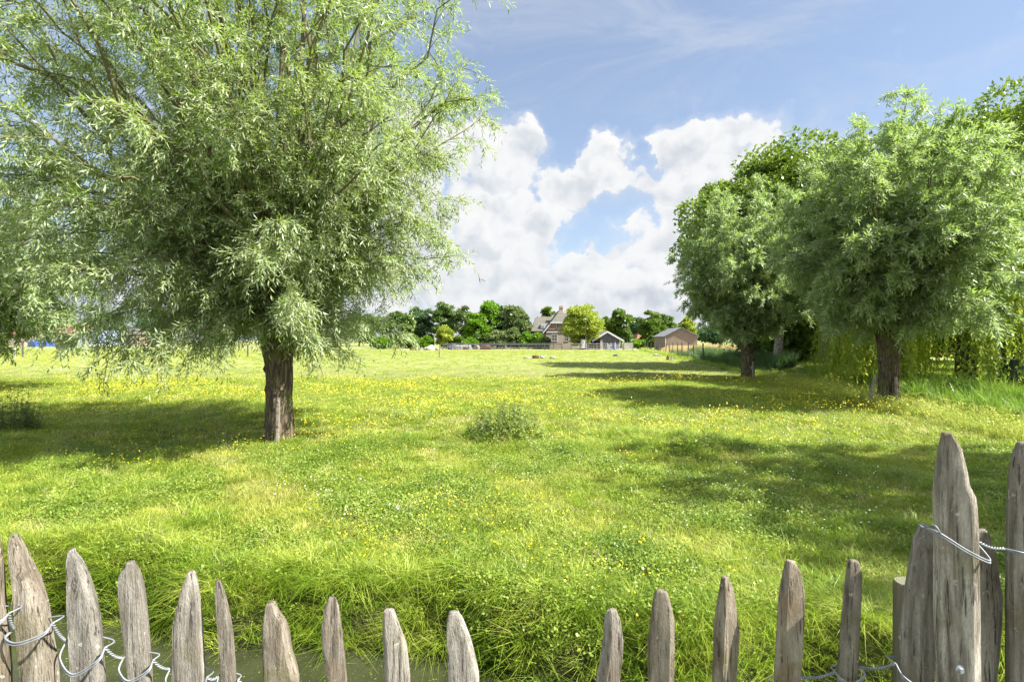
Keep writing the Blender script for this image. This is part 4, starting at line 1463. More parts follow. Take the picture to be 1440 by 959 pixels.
# ---------------------------------------------------------------- paling fence in the foreground
def paling(name, parent, d, rows, seed, thick=None, origin=(0, 0, 0), lab=None, round_=False, mat='stake'):
    """hewn stake: rows of (photo row, left column, right column) at distance d, carried down into the ground"""
    rg = np.random.default_rng(seed)
    rows = sorted(rows)
    ys = np.array([r[0] for r in rows], float)
    xl = np.array([r[1] for r in rows], float)
    xr = np.array([r[2] for r in rows], float)
    z = CAM_H - (ys - CY) * d / F
    L = (xl - CX) * d / F
    Rr = (xr - CX) * d / F
    zg = float(terr((L[-1] + Rr[-1]) / 2, d)) - 0.15
    z = np.append(z, zg)
    dz = (rows[-1][0] - rows[-2][0])
    L = np.append(L, L[-1] + 0.01)
    Rr = np.append(Rr, Rr[-1] - 0.004)
    # resample, top first
    n = 46
    top, bot = z[0], z[-1]
    t = np.concatenate([np.linspace(0, 0.35, 26), np.linspace(0.37, 1.0, n - 26)])
    zz = top + (bot - top) * t
    Li = np.interp(-zz, -z, L)
    Ri = np.interp(-zz, -z, Rr)
    # rounded tip
    c = (Li + Ri) / 2
    w = (Ri - Li) / 2
    wm = w.max()
    T = thick if thick else min(0.05, wm * 1.15)
    # hewn section: a few flat facets with hard arrises between them
    nc = 16 if round_ else int(rg.integers(6, 9))
    ca = (np.arange(nc) + rg.uniform(-0.28, 0.28, nc)) * 2 * math.pi / nc + rg.uniform(0, 1)
    p = 2.0 if round_ else 4.0
    cc = np.stack([np.sign(np.cos(ca)) * np.abs(np.cos(ca)) ** (2 / p), np.sign(np.sin(ca)) * np.abs(np.sin(ca)) ** (2 / p)], -1)
    cc *= 1 + rg.uniform(-0.10, 0.06, (nc, 1))
    sub = 3
    sec = np.concatenate([cc + (np.roll(cc, -1, 0) - cc) * (j / sub) for j in range(sub)], 1).reshape(-1, 2)
    k = len(sec)
    bul = np.tile(np.array([0.0, 0.035, 0.035]), nc)
    sec = sec * (1 + bul[:, None])
    th = np.arctan2(sec[:, 1], sec[:, 0])
    cs = sec[:, 0]
    cs = (cs - (cs.max() + cs.min()) / 2) / ((cs.max() - cs.min()) / 2)
    sn = sec[:, 1]
    yaw = 0.5 * math.atan2(float(c[0]), d) + rg.uniform(-0.10, 0.10)
    ph = rg.uniform(0, 6.28, 4)
    dy = rg.uniform(-0.008, 0.008)
    vs = []
    for i in range(n):
        tt = t[i] * (top - bot)
        tip = min(1.0, 0.5 + tt / 0.15)
        ridge = 1 + 0.05 * np.sin(2 * th + ph[0] + tt * 5) + 0.03 * np.sin(5 * th + ph[1] + tt * 11)
        jit = rg.normal(size=k) * 0.0004
        # a flat thing seen at an angle shows its thickness too: keep the outline as measured
        half, cx_ = w[i], c[i]
        for it in range(4):
            ux = half * cs + jit
            uy = T * 0.5 * tip * sn * ridge + jit
            x = cx_ + ux * math.cos(yaw) + uy * math.sin(yaw)
            y = d + 0.4 * T + dy - ux * math.sin(yaw) + uy * math.cos(yaw) + 0.004 * math.sin(tt * 7 + ph[2])
            pr = x / y
            a0, a1 = Li[i] / d, Ri[i] / d
            half = max(0.3 * w[i], half * (a1 - a0) / (pr.max() - pr.min()))
            cx_ += ((a0 + a1) / 2 - (pr.max() + pr.min()) / 2) * d
        vs.append(np.stack([x, y, np.full(k, zz[i])], -1))
    # two closing rings for a worn, rounded end
    t0 = vs[0].copy()
    m = t0.mean(0)
    chip = rg.uniform(-0.004, 0.004, k)
    r1 = m + (t0 - m) * 0.92 + np.array([0, 0, 0.003])
    r1[:, 2] += chip * 0.6
    r2 = m + (t0 - m) * 0.72 + np.array([0, 0, 0.006])
    r2[:, 2] += chip * 0.4
    vs = [r2, r1] + vs
    V = np.concatenate(vs) - np.array(origin)
    nn = len(vs)
    i = np.arange(nn - 1)[:, None] * k
    kk = np.arange(k)[None]
    k2 = (kk + 1) % k
    q = np.stack([i + kk, i + k + kk, i + k + k2, i + k2], -1).reshape(-1, 4)
    cap = np.arange(k)[None]
    o = mesh_np(name, V, [q, cap], [M[mat]], parent, smooth=True)
    if not round_:
        me = o.data
        ev = np.empty(len(me.edges) * 2, dtype=np.int32)
        me.edges.foreach_get('vertices', ev)
        ev = ev.reshape(-1, 2)
        same = (ev[:, 0] % k == ev[:, 1] % k) & (ev[:, 0] % sub == 0) & (np.abs(ev[:, 0] - ev[:, 1]) == k)
        at = me.attributes.new('sharp_edge', 'BOOLEAN', 'EDGE')
        at.data.foreach_set('value', same)
    if lab:
        o['label'] = lab
    return o


STK = [
    (1.03, [(764, -36, 1), (790, -42, 5), (815, -44, 7), (850, -45, 9), (900, -42, 14), (959, -40, 18)]),
    (1.06, [(761, 13, 27), (765, 10, 32), (790, 11, 42), (826, 17, 60), (865, 19, 70), (915, 24, 77), (959, 29, 85)]),
    (1.10, [(782, 95, 107), (788, 92, 113), (815, 93, 126), (850, 93, 137), (890, 95, 144), (959, 99, 149)]),
    (1.13, [(798, 176, 191), (807, 168, 197), (822, 165, 201), (840, 166, 205), (882, 170, 209), (915, 174, 212), (959, 180, 215)]),
    (1.16, [(813, 262, 275), (822, 257, 278), (847, 250, 282), (880, 242, 285), (915, 242, 287), (959, 241, 289)]),
    (1.18, [(820, 303, 311), (825, 301, 314), (852, 303, 321), (890, 306, 328), (959, 310, 333)]),
    (1.22, [(858, 373, 388), (867, 371, 392), (882, 369, 402), (898, 368, 407), (925, 369, 411), (959, 370, 421)]),
    (1.25, [(845, 461, 473), (853, 456, 476), (888, 451, 481), (912, 454, 484), (959, 460, 488)]),
    (1.27, [(866, 539, 555), (872, 538, 557), (893, 538, 564), (917, 539, 572), (959, 541, 577)]),
    (1.28, [(869, 630, 646), (877, 628, 651), (903, 628, 661), (930, 629, 668), (959, 631, 674)]),
    (1.28, [(862, 853, 868), (872, 850, 872), (898, 848, 877), (925, 844, 876), (959, 838, 871)]),
    (1.26, [(839, 921, 939), (851, 918, 943), (877, 915, 949), (920, 910, 949), (959, 911, 948)]),
    (1.24, [(819, 1014, 1026), (830, 1012, 1031), (859, 1007, 1036), (893, 1003, 1040), (925, 1003, 1038), (959, 1001, 1036)]),
    (1.20, [(798, 1104, 1119), (810, 1101, 1127), (840, 1095, 1132), (892, 1092, 1131), (959, 1088, 1126)]),
    (1.17, [(795, 1192, 1209), (810, 1189, 1213), (862, 1184, 1211), (959, 1176, 1206)]),
    (1.12, [(745, 1291, 1309), (761, 1283, 1318), (787, 1280, 1322), (840, 1271, 1320), (900, 1263, 1318), (959, 1261, 1314)]),
]


def strand(mb, pts, r=0.0021, sides=7):
    """smooth tube through points"""
    P = [Vector(p) for p in pts]
    out = []
    n = len(P)
    for i in range(n - 1):
        p0, p1, p2, p3 = P[max(0, i - 1)], P[i], P[i + 1], P[min(n - 1, i + 2)]
        for j in range(6):
            t = j / 6
            out.append(0.5 * ((2 * p1) + (-p0 + p2) * t + (2 * p0 - 5 * p1 + 4 * p2 - p3) * t * t + (-p0 + 3 * p1 - 3 * p2 + p3) * t ** 3))
    out.append(P[-1])
    mb.tube(out, r, sides)


def twist(mb, a, b, turns, r=0.0016, rad=0.0018):
    a, b = Vector(a), Vector(b)
    ax = (b - a).normalized()
    s = ax.cross(Vector((0, 0, 1))).normalized()
    u = s.cross(ax)
    n = max(8, int(turns * 9))
    for ph in (0, math.pi):
        pts = []
        for i in range(n + 1):
            t = i / n
            th = ph + t * turns * 2 * math.pi
            sag = -0.006 * math.sin(t * math.pi)
            pts.append(a + (b - a) * t + (s * math.cos(th) + u * math.sin(th)) * rad + Vector((0, 0, sag)))
        mb.tube(pts, r, 6)


def wp(px, py, d):
    return (gx(px, d), d, gz(py, d))


fence = empty('paling_fence', (0.0, 1.2, 0.2), label='low paling fence along the near ditch, its tops in a sagging line', cat='fence')
FO = np.array([0.0, 1.2, 0.2])
for i, (d, rows) in enumerate(STK):
    paling('paling', fence, d, rows, 200 + i, origin=FO)
# wire: for each stake the height where it crosses (photo rows, some below the picture)
WY = [(866, 872, 862), (885, 892, 876), (901, 936, 910), (925, 947, 928), (940, 962, 952), (950, 972, 955), (985, 1000, 985), (1000, 1013, 1000), (1012, 1026, 1012), (1018, 1032, 1018),
      (1018, 1032, 1018), (1008, 1020, 1006), (992, 1004, 986), (962, 975, 952), (944, 952, 938), (933, 955, 948)]
mb = MB()
prev = None
for i, (d, rows) in enumerate(STK):
    ya, ym, yb = WY[i]
    ys = [r[0] for r in rows]

    def edge(py, k):
        if py >= rows[-1][0]:
            return rows[-1][k]
        return float(np.interp(py, ys, [r[k] for r in rows]))
    xl, xr = edge(ya, 1), edge(yb, 2)
    T = 0.5 * min(0.05, max(r[2] - r[1] for r in rows) / 2 * d / F * 1.15) + 0.004
    A = Vector(wp(xl - 2, ya, d))
    B = Vector(wp(xr + 2, yb, d))
    mid = Vector(wp((xl * 0.55 + xr * 0.45), ym, d)) + Vector((0, -T - 0.002, 0))
    yaw = 0.5 * math.atan2(A.x, d)
    # front strands (a double wire drawn tight) and the back strand
    q1 = Vector(wp(xl + 1, ya + (ym - ya) * 0.45, d)) + Vector((-0.002, -T * 0.75, 0))
    q2 = Vector(wp(xr + 1, yb + (ym - yb) * 0.35, d)) + Vector((0.003, -T * 0.8, 0))
    for off in (0.0, 0.0045):
        o3 = Vector((0, -0.0005, -off))
        strand(mb, [A, q1 + o3, mid + o3, q2 + o3, B], 0.0016)
    bk = Vector((0, T + 0.002, 0))
    strand(mb, [A, Vector(wp(xl, ya, d)) + bk, Vector(wp(xr, yb, d)) + bk, B], 0.0016)
    if prev is not None:
        twist(mb, prev, A, max(2, (A - prev).length / 0.012))
    prev = B
o = mb.build('binding_wire', M['wire'], fence, smooth=True)
o.data.transform(Matrix.Translation(-fence.location))

# the taller length of fence at the right
tall = empty('paling_fence', (0.95, 1.08, 0.2), label='taller paling fence with a broad stepped stake at the right edge', cat='fence')
TO = np.array([0.95, 1.08, 0.2])
paling('paling', tall, 1.04, [(614, 1323, 1341), (617, 1321, 1345), (626, 1320, 1351), (658, 1315, 1360), (688, 1312, 1365), (700, 1311, 1374), (750, 1312, 1377), (860, 1312, 1379), (959, 1316, 1380)], 300, thick=0.034, origin=TO, mat='stake_pale',
       lab='broad pale grey paling with a stepped point')
paling('paling', tall, 1.13, [(750, 1366, 1391), (780, 1364, 1401), (840, 1362, 1411), (881, 1362, 1409), (959, 1362, 1402)], 301, thick=0.03, origin=TO, lab='shorter dull paling set behind the broad one')
paling('paling', tall, 1.06, [(628, 1428, 1452), (632, 1425, 1458), (656, 1419, 1468), (712, 1415, 1474), (825, 1413, 1476), (959, 1413, 1478)], 302, thick=0.05, origin=TO, lab='brown paling cut by the picture edge')
paling('paling', tall, 1.05, [(640, 1530, 1552), (660, 1520, 1560), (720, 1516, 1566), (959, 1514, 1568)], 303, thick=0.05, origin=TO)
mb = MB()
d = 1.04
for off in (0.0, 0.0045):
    strand(mb, [wp(1299, 742, 1.05), (gx(1309, d) - 0.002, d - 0.022, gz(743, d) - off), (gx(1340, d), d - 0.030, gz(764, d) - off), (gx(1368, d), d - 0.030, gz(778, d) - off), (gx(1379, d) + 0.003, d - 0.016, gz(780, d) - off), (gx(1380, d) + 0.003, d + 0.012, gz(768, d))], 0.0016)
strand(mb, [wp(1299, 742, 1.05), (gx(1312, d), d + 0.028, gz(744, d)), (gx(1376, d), d + 0.03, gz(762, d)), (gx(1381, d), d + 0.012, gz(762, d))], 0.0016)
strand(mb, [(gx(1299, 1.05), 1.05, gz(742, 1.05)), (gx(1308, 1.03), 1.02, gz(736, 1.03)), (gx(1312, 1.03), 1.012, gz(745, 1.03))], 0.0016)
twist(mb, (gx(1381, d), d + 0.012, gz(763, d)), (gx(1412, 1.05), 1.05, gz(771, 1.05)), 5)
for off in (0.0, 0.0045):
    strand(mb, [(gx(1412, 1.05), 1.05, gz(771, 1.05)), (gx(1416, 1.06), 1.032, gz(771, 1.05) - off), (gx(1445, 1.06), 1.025, gz(777, 1.05) - off), (gx(1476, 1.06), 1.03, gz(782, 1.05) - off), (gx(1480, 1.06), 1.06, gz(780, 1.06))], 0.0016)
twist(mb, (gx(1480, 1.06), 1.06, gz(780, 1.06)), (gx(1512, 1.06), 1.05, gz(782, 1.06)), 5)
o = mb.build('binding_wire', M['wire'], tall, smooth=True)
o.data.transform(Matrix.Translation(-tall.location))
mb = MB()
mb.tube([(gx(1337, d), d - 0.021, gz(932, d)), (gx(1337, d), d - 0.027, gz(932, d))], [0.0055, 0.0045], 6)
mb.tube([(gx(1337, d), d - 0.02, gz(932, d)), (gx(1337, d), d - 0.022, gz(932, d))], [0.008, 0.008], 12)
o = mb.build('bolt', M['wire'], tall)
o.data.transform(Matrix.Translation(-tall.location))

post_m, N, oo = new_mat('sawn_round_post')
g2 = N.noise(mapped(N, objco(N), (1, 1, 0.08)), 60.0, 5.0, 0.6)
wv = N.n('ShaderNodeTexWave')
wv.wave_type = 'RINGS'
wv.rings_direction = 'Z'
N.link(objco(N), wv.inputs['Vector'])
wv.inputs['Scale'].default_value = 70
wv.inputs['Distortion'].default_value = 1.5
gg = N.n('ShaderNodeNewGeometry')
sp = N.n('ShaderNodeSeparateXYZ')
N.link(gg.outputs['Normal'], sp.inputs[0])
colp = N.mix(N.maprange(sp.outputs[2], 0.7, 0.8), N.ramp(g2, [(0.3, (0.10, 0.085, 0.05)), (0.7, (0.19, 0.17, 0.115))]), N.ramp(wv.outputs['Fac'], [(0.2, (0.09, 0.09, 0.055)), (0.8, (0.17, 0.165, 0.115))]))
principled(N, oo, colp, 0.9, 0.2, bump=g2, bstr=0.5, bdist=0.004)
M['post'] = post_m
mb = MB()
pd = 1.20
zt = gz(818, pd)
px0, px1 = gx(1258, pd), gx(1298, pd)
rr = (px1 - px0) / 2
mb.tube([(0, 0, -0.2), (0, 0, (zt - 0.2) * 0.5), (0.003, 0, zt - 0.2 - 0.006), (0.003, 0, zt - 0.2)], [rr * 1.02, rr, rr, rr * 0.9], 22)
o = mb.build('fence_post', M['post'], smooth=False)
o.location = ((px0 + px1) / 2, pd, 0.2)
for pl in o.data.polygons:
    pl.use_smooth = abs(pl.normal.z) < 0.5
prop(o, label='yellowish round sawn post standing behind the last low paling at the right', cat='fence post')


# ---------------------------------------------------------------- farm buildings
M['tile_grey'] = tile_mat('weathered_roof_tile', (0.085, 0.08, 0.066), (0.14, 0.132, 0.108))
M['tile_orange'] = tile_mat('orange_roof_tile', (0.20, 0.085, 0.055), (0.27, 0.12, 0.08))
M['brick_pink'] = brick_mat('pink_brick', (0.27, 0.155, 0.11), (0.32, 0.19, 0.14), (0.32, 0.28, 0.24))
M['brick_pale'] = brick_mat('pale_brick', (0.28, 0.22, 0.165), (0.33, 0.27, 0.205), (0.32, 0.28, 0.24))
M['brick_barn'] = brick_mat('barn_brick', (0.23, 0.172, 0.13), (0.28, 0.21, 0.16), (0.26, 0.22, 0.18))
M['white'] = plain_mat('white_paint', (0.45, 0.45, 0.44), 0.5, 0.4, 0.06, 3.0)
M['glass'] = plain_mat('window_glass', (0.03, 0.035, 0.04), 0.08, 0.6, 0.3, 0.8)
M['boards'] = plain_mat('dark_boards', (0.085, 0.09, 0.10), 0.7, 0.3, 0.3, 3.0)
M['corrug'] = plain_mat('fibre_cement_roof', (0.16, 0.165, 0.18), 0.7, 0.3, 0.2, 2.0)
M['rail'] = plain_mat('grey_rail_wood', (0.19, 0.18, 0.165), 0.85, 0.2, 0.35, 3.0)
M['rail_dark'] = plain_mat('dark_rail_wood', (0.10, 0.105, 0.115), 0.8, 0.2, 0.3, 3.0)
M['post_dark'] = plain_mat('dark_post_wood', (0.09, 0.08, 0.07), 0.85, 0.2, 0.35, 3.0)
M['stone'] = plain_mat('field_stone', (0.19, 0.175, 0.16), 0.85, 0.25, 0.4, 4.0, bump=0.6)
M['pale_wood'] = plain_mat('pale_plank', (0.34, 0.325, 0.29), 0.8, 0.2, 0.25, 3.0)
M['brown'] = plain_mat('brown_log', (0.085, 0.04, 0.028), 0.8, 0.2, 0.4, 5.0)
M['blue'] = plain_mat('blue_plastic', (0.045, 0.085, 0.30), 0.45, 0.5, 0.2)
M['lilac'] = plain_mat('grey_blue_plastic', (0.20, 0.24, 0.34), 0.5, 0.4, 0.2)
M['sand'] = plain_mat('sandy_earth', (0.27, 0.23, 0.165), 0.9, 0.1, 0.2, 1.0)


def part(mb, name, mat, root, smooth=False, parent=None, **kw):
    o = mb.build(name, mat, parent or root, smooth=smooth, **kw)
    o.data.transform(Matrix.Translation(-root.location))
    return o


def window(root, wall_y, x0, x1, z0, z1, nx=2, nz=1, frame='white', proud=0.05):
    f = MB()
    y = wall_y - proud / 2
    t = 0.09
    f.box(((x0 + x1) / 2, y, z1 - t / 2), (x1 - x0, proud, t))
    f.box(((x0 + x1) / 2, y - 0.04, z0 + t / 2), (x1 - x0 + 0.12, proud + 0.1, t))
    for x in (x0 + t / 2, x1 - t / 2):
        f.box((x, y, (z0 + z1) / 2), (t, proud, z1 - z0 - 2 * t))
    for i in range(1, nx):
        f.box((x0 + (x1 - x0) * i / nx, y, (z0 + z1) / 2), (0.06, proud * 0.8, z1 - z0 - 2 * t))
    for i in range(1, nz):
        f.box(((x0 + x1) / 2, y + 0.003, z0 + (z1 - z0) * i / nz), (x1 - x0 - 2 * t, proud * 0.6, 0.05))
    fo = part(f, 'window', M[frame], root)
    g = MB()
    g.box(((x0 + x1) / 2, wall_y - 0.012, (z0 + z1) / 2), (x1 - x0 - 2 * t - 0.01, 0.02, z1 - z0 - 2 * t - 0.01))
    part(g, 'pane', M['glass'], root, parent=fo)


def slab(mb, a, b, c, d, th):
    """thin solid from four corners, thickened downwards"""
    a, b, c, d = [Vector(v) for v in (a, b, c, d)]
    n = (b - a).cross(d - a).normalized()
    if n.z < 0:
        n = -n
    lo = [v - n * th for v in (a, b, c, d)]
    mb.add([a, b, c, d] + lo, quads=[(0, 1, 2, 3), (7, 6, 5, 4), (0, 4, 5, 1), (1, 5, 6, 2), (2, 6, 7, 3), (3, 7, 4, 0)])


def farmhouse():
    D = 116.0
    root = empty('farmhouse', (gx(790, D), D, 0), label='brick farmhouse with a steep half hipped gable, grey tiled roof and chimney behind the meadow', cat='house')
    ax, az = gx(790, D), gz(434, D)
    ex0, ez = gx(764.5, D), gz(466, D)
    ex1 = 2 * ax - ex0
    back = D + 11.0
    # walls: gable cut off where the half hip starts
    hz = gz(453, D)
    k = (az - hz) / (az - ez)
    hx0, hx1 = ax - (ax - ex0) * k, ax + (ax - ex0) * k
    w = MB()
    w.prism([(ex0 + 0.5, 0), (ex1 - 0.5, 0), (ex1 - 0.5, gz(467, D)), (ex0 + 0.5, gz(467, D))], D, back)
    part(w, 'wall', M['brick_pale'], root)
    w = MB()
    in0 = ex0 + 0.6
    w.prism([(in0, gz(467, D) + 0.003), (2 * ax - in0, gz(467, D) + 0.003), (2 * ax - in0, ez + 0.1), (hx1 - 0.15, hz - 0.2), (hx0 + 0.15, hz - 0.2), (in0, ez + 0.1)], D - 0.05, back - 0.1)
    part(w, 'upper_wall', M['brick_pink'], root)
    # roof: two slopes and the half hip
    r = MB()
    fy = D - 0.45
    rid = D + 3.2
    slab(r, (ex0 - 0.2, fy, ez - 0.25), (hx0, fy, hz), (hx0, back, hz), (ex0 - 0.2, back, ez - 0.25), 0.18)
    slab(r, (ex1 + 0.2, fy, ez - 0.25), (hx1, fy, hz), (hx1, back, hz), (ex1 + 0.2, back, ez - 0.25), 0.18)
    r.add([(hx0, fy, hz), (ax, rid, az), (ax, back, az), (hx0, back, hz)], quads=[(0, 1, 2, 3)])
    r.add([(hx1, fy, hz), (ax, rid, az), (ax, back, az), (hx1, back, hz)], quads=[(0, 3, 2, 1)])
    r.add([(hx0, fy, hz), (hx1, fy, hz), (ax, rid, az)], tris=[(0, 1, 2)])
    ro = part(r, 'roof', M['tile_grey'], root)
    c = MB()
    c.box((gx(791, D), D + 3.6, (az + gz(430.5, D)) / 2 - 0.3), (0.75, 0.75, gz(430.5, D) - az + 1.1))
    c.box((gx(791, D), D + 3.6, gz(431, D) - 0.1), (0.95, 0.95, 0.2))
    part(c, 'chimney', M['brick_pink'], root, parent=ro)
    # white boards
    b = MB()
    for s in (-1, 1):
        p0 = Vector((ax + s * (ax - ex0 + 0.2), fy - 0.04, ez - 0.25))
        p1 = Vector((ax + s * (ax - hx0), fy - 0.04, hz))
        b.add([p0 + Vector((0, 0, 0.05)), p1 + Vector((0, 0, 0.05)), p1 - Vector((0, 0, 0.42)), p0 - Vector((0, 0, 0.32)),
               p0 + Vector((0, 0.06, 0.05)), p1 + Vector((0, 0.06, 0.05)), p1 + Vector((0, 0.06, -0.42)), p0 + Vector((0, 0.06, -0.32))],
              quads=[(0, 1, 2, 3), (7, 6, 5, 4), (0, 4, 5, 1), (1, 5, 6, 2), (2, 6, 7, 3), (3, 7, 4, 0)])
    b.box((ax, fy - 0.10, hz - 0.14), (hx1 - hx0 + 0.3, 0.1, 0.3))
    b.box((ax, D - 0.10, gz(467, D)), (ex1 - ex0 - 1.25, 0.12, 0.22))
    part(b, 'fascia', M['white'], root)
    window(root, D - 0.05, gx(782.5, D), gx(787.5, D), gz(461.5, D), gz(455.5, D), 2, 2)
    window(root, D - 0.05, gx(790.5, D), gx(794.5, D), gz(461.5, D), gz(455.5, D), 2, 2)
    window(root, D, gx(775.5, D), gx(784, D), gz(480, D), gz(470, D), 4, 2)
    window(root, D, gx(794, D), gx(800, D), gz(480, D), gz(470, D), 2, 2)
    # side wing with its long roof
    wx0 = gx(747, 122)
    rz_ = gz(445.5, 122)
    wz = gz(465, 118)
    w = MB()
    w.box(((wx0 + 0.5 + ex0 + 1.5) / 2, 122.0, wz / 2), (ex0 + 1.5 - wx0 - 0.5, 8.0, wz))
    part(w, 'wing_wall', M['brick_pale'], root)
    r = MB()
    x1 = gx(786, 122)
    xr0 = gx(754, 122)
    slab(r, (wx0 - 0.2, 117.6, wz - 0.1), (ex0 + 0.6, 117.6, wz - 0.1), (x1, 122, rz_), (xr0, 122, rz_), 0.16)
    slab(r, (wx0 - 0.2, 126.4, wz - 0.1), (ex0 + 0.6, 126.4, wz - 0.1), (x1, 122.02, rz_), (xr0, 122.02, rz_), 0.16)
    r.add([(wx0 - 0.2, 117.6, wz - 0.1), (xr0, 122, rz_), (wx0 - 0.2, 126.4, wz - 0.1)], tris=[(0, 1, 2)])
    part(r, 'wing_roof', M['tile_grey'], root)
    dm = MB()
    dm.box((gx(763.5, 118.5), 119.2, gz(459, 118.5)), (0.95, 2.2, 0.95))
    do = part(dm, 'dormer', M['white'], root)
    g = MB()
    g.box((gx(763.5, 118.5), 118.08, gz(459, 118.5)), (0.62, 0.04, 0.62))
    part(g, 'pane', M['lilac'], root, parent=do)


def gable_shed():
    D = 108.0
    root = empty('shed', (gx(853, D), D, 0), label='dark boarded shed with white gable boards and an open carport on its left side', cat='shed')
    ax, az = gx(853.5, D), gz(465.5, D)
    x0, x1, ez = gx(834, D), gx(875, D), gz(477.5, D)
    w = MB()
    w.prism([(gx(844, D), 0), (x1 - 0.5, 0), (x1 - 0.5, ez + 0.15), (ax, az - 0.2), (gx(837, D), ez + 0.42), (gx(844, D), ez + 0.3)], D, D + 9)
    part(w, 'wall', M['boards'], root)
    bd = MB()
    for i in range(9):
        z = 0.3 + i * 0.36
        if z < ez:
            bd.box(((gx(844, D) + x1 - 0.5) / 2, D - 0.012, z), (x1 - 0.54 - gx(844, D), 0.03, 0.05))
    part(bd, 'board_lap', M['rail_dark'], root)
    r = MB()
    slab(r, (x0 - 0.3, D - 0.5, ez - 0.2), (ax, D - 0.5, az), (ax, D + 9.5, az), (x0 - 0.3, D + 9.5, ez - 0.2), 0.12)
    slab(r, (x1 + 0.3, D - 0.5, ez - 0.2), (ax, D - 0.5, az), (ax, D + 9.5, az), (x1 + 0.3, D + 9.5, ez - 0.2), 0.12)
    part(r, 'roof', M['corrug'], root)
    b = MB()
    for s, ex in ((-1, x0 - 0.3), (1, x1 + 0.3)):
        p0, p1 = Vector((ex, D - 0.56, ez - 0.2)), Vector((ax, D - 0.56, az))
        dn, up = Vector((0, 0, -0.34)), Vector((0, 0, 0.05))
        bk = Vector((0, 0.05, 0))
        b.add([p0 + up, p1 + up, p1 + dn, p0 + dn, p0 + up + bk, p1 + up + bk, p1 + dn + bk, p0 + dn + bk],
              quads=[(0, 1, 2, 3), (7, 6, 5, 4), (0, 4, 5, 1), (1, 5, 6, 2), (2, 6, 7, 3), (3, 7, 4, 0)])
    part(b, 'gable_board', M['white'], root)
    c = MB()
    c.box(((gx(826, D) + gx(843.9, D)) / 2, D + 3.5, gz(478.5, D)), (gx(843.9, D) - gx(826, D), 7, 0.16))
    c.box(((gx(826, D) + gx(843.9, D)) / 2, D + 7.0, gz(478.5, D) / 2), (gx(843.9, D) - gx(826, D), 0.1, gz(478.5, D) - 0.2))
    for px in (826.5, 835):
        c.box((gx(px, D), D + 0.1, gz(478.5, D) / 2 - 0.05), (0.14, 0.14, gz(478.5, D) - 0.1))
    part(c, 'carport', M['rail_dark'], root)
    wd = MB()
    wd.box((gx(846, D), D - 0.06, 0.95), (0.55, 0.05, 1.9))
    part(wd, 'door', M['pale_wood'], root)


def barn():
    D = 92.0
    ax0, ay0 = gx(935.5, 92), 92.0
    root = empty('barn', (ax0, D, 0), label='plain brown brick barn with a low grey roof standing behind the wheat field', cat='barn')
    ang = -0.12
    W_, Ln = 5.35, 13.0
    ez, az = gz(472, 92), gz(460.5, 92)
    ca, sa = math.cos(ang), math.sin(ang)

    def T(x, y, z):
        return (ax0 + x * ca - y * sa, ay0 + x * sa + y * ca, z)

    def tp(mb):
        mb.v = [T(x, y, z) for x, y, z in mb.v]
        return mb
    w = MB()
    w.prism([(0, 0), (W_, 0), (W_, ez), (W_ / 2, az - 0.15), (0, ez)], 0, Ln)
    part(tp(w), 'wall', M['brick_barn'], root)
    r = MB()
    slab(r, (-0.35, -0.25, ez - 0.12), (W_ / 2, -0.25, az + 0.05), (W_ / 2, Ln + 0.3, az + 0.05), (-0.35, Ln + 0.3, ez - 0.12), 0.12)
    slab(r, (W_ + 0.35, -0.25, ez - 0.12), (W_ / 2, -0.25, az + 0.05), (W_ / 2, Ln + 0.3, az + 0.05), (W_ + 0.35, Ln + 0.3, ez - 0.12), 0.12)
    part(tp(r), 'roof', M['corrug'], root)
    v = MB()
    v.box((W_ / 2, -0.03, gz(465, 92)), (0.5, 0.05, 0.34))
    vf = part(tp(v), 'vent_frame', M['white'], root)
    v = MB()
    v.box((W_ / 2, -0.07, gz(465, 92)), (0.36, 0.03, 0.22))
    part(tp(v), 'vent_opening', M['glass'], root, parent=vf)
    g = MB()
    g.tube([(0.02, -0.06, 0), (0.02, -0.06, ez - 0.1)], 0.05, 6)
    part(tp(g), 'drainpipe', M['white'], root)


def cottage(label, x0, x1, D, eave, ridge, wallm, roofm, depth=7, n_win=2, group=None, cat='house', hip=1.0):
    root = empty('cottage' if cat == 'house' else cat, ((x0 + x1) / 2, D, 0), label=label, cat=cat, group=group)
    w = MB()
    w.box(((x0 + x1) / 2, D + depth / 2, eave / 2), (x1 - x0, depth, eave))
    part(w, 'wall', wallm, root)
    r = MB()
    ym = D + depth / 2
    o_ = 0.4
    a, b, c, d_ = (x0 - o_, D - o_, eave - 0.1), (x1 + o_, D - o_, eave - 0.1), (x1 - hip, ym, ridge), (x0 + hip, ym, ridge)
    e, f = (x1 + o_, D + depth + o_, eave - 0.1), (x0 - o_, D + depth + o_, eave - 0.1)
    r.add([a, b, c, d_, e, f], quads=[(0, 1, 2, 3), (4, 5, 3, 2), (0, 5, 4, 1)], tris=[(1, 4, 2), (5, 0, 3)])
    part(r, 'roof', roofm, root)
    for i in range(n_win):
        xc = x0 + (x1 - x0) * (i + 0.5) / n_win
        window(root, D, xc - 0.6, xc + 0.6, eave * 0.4, eave * 0.82, 2, 1)
    return root


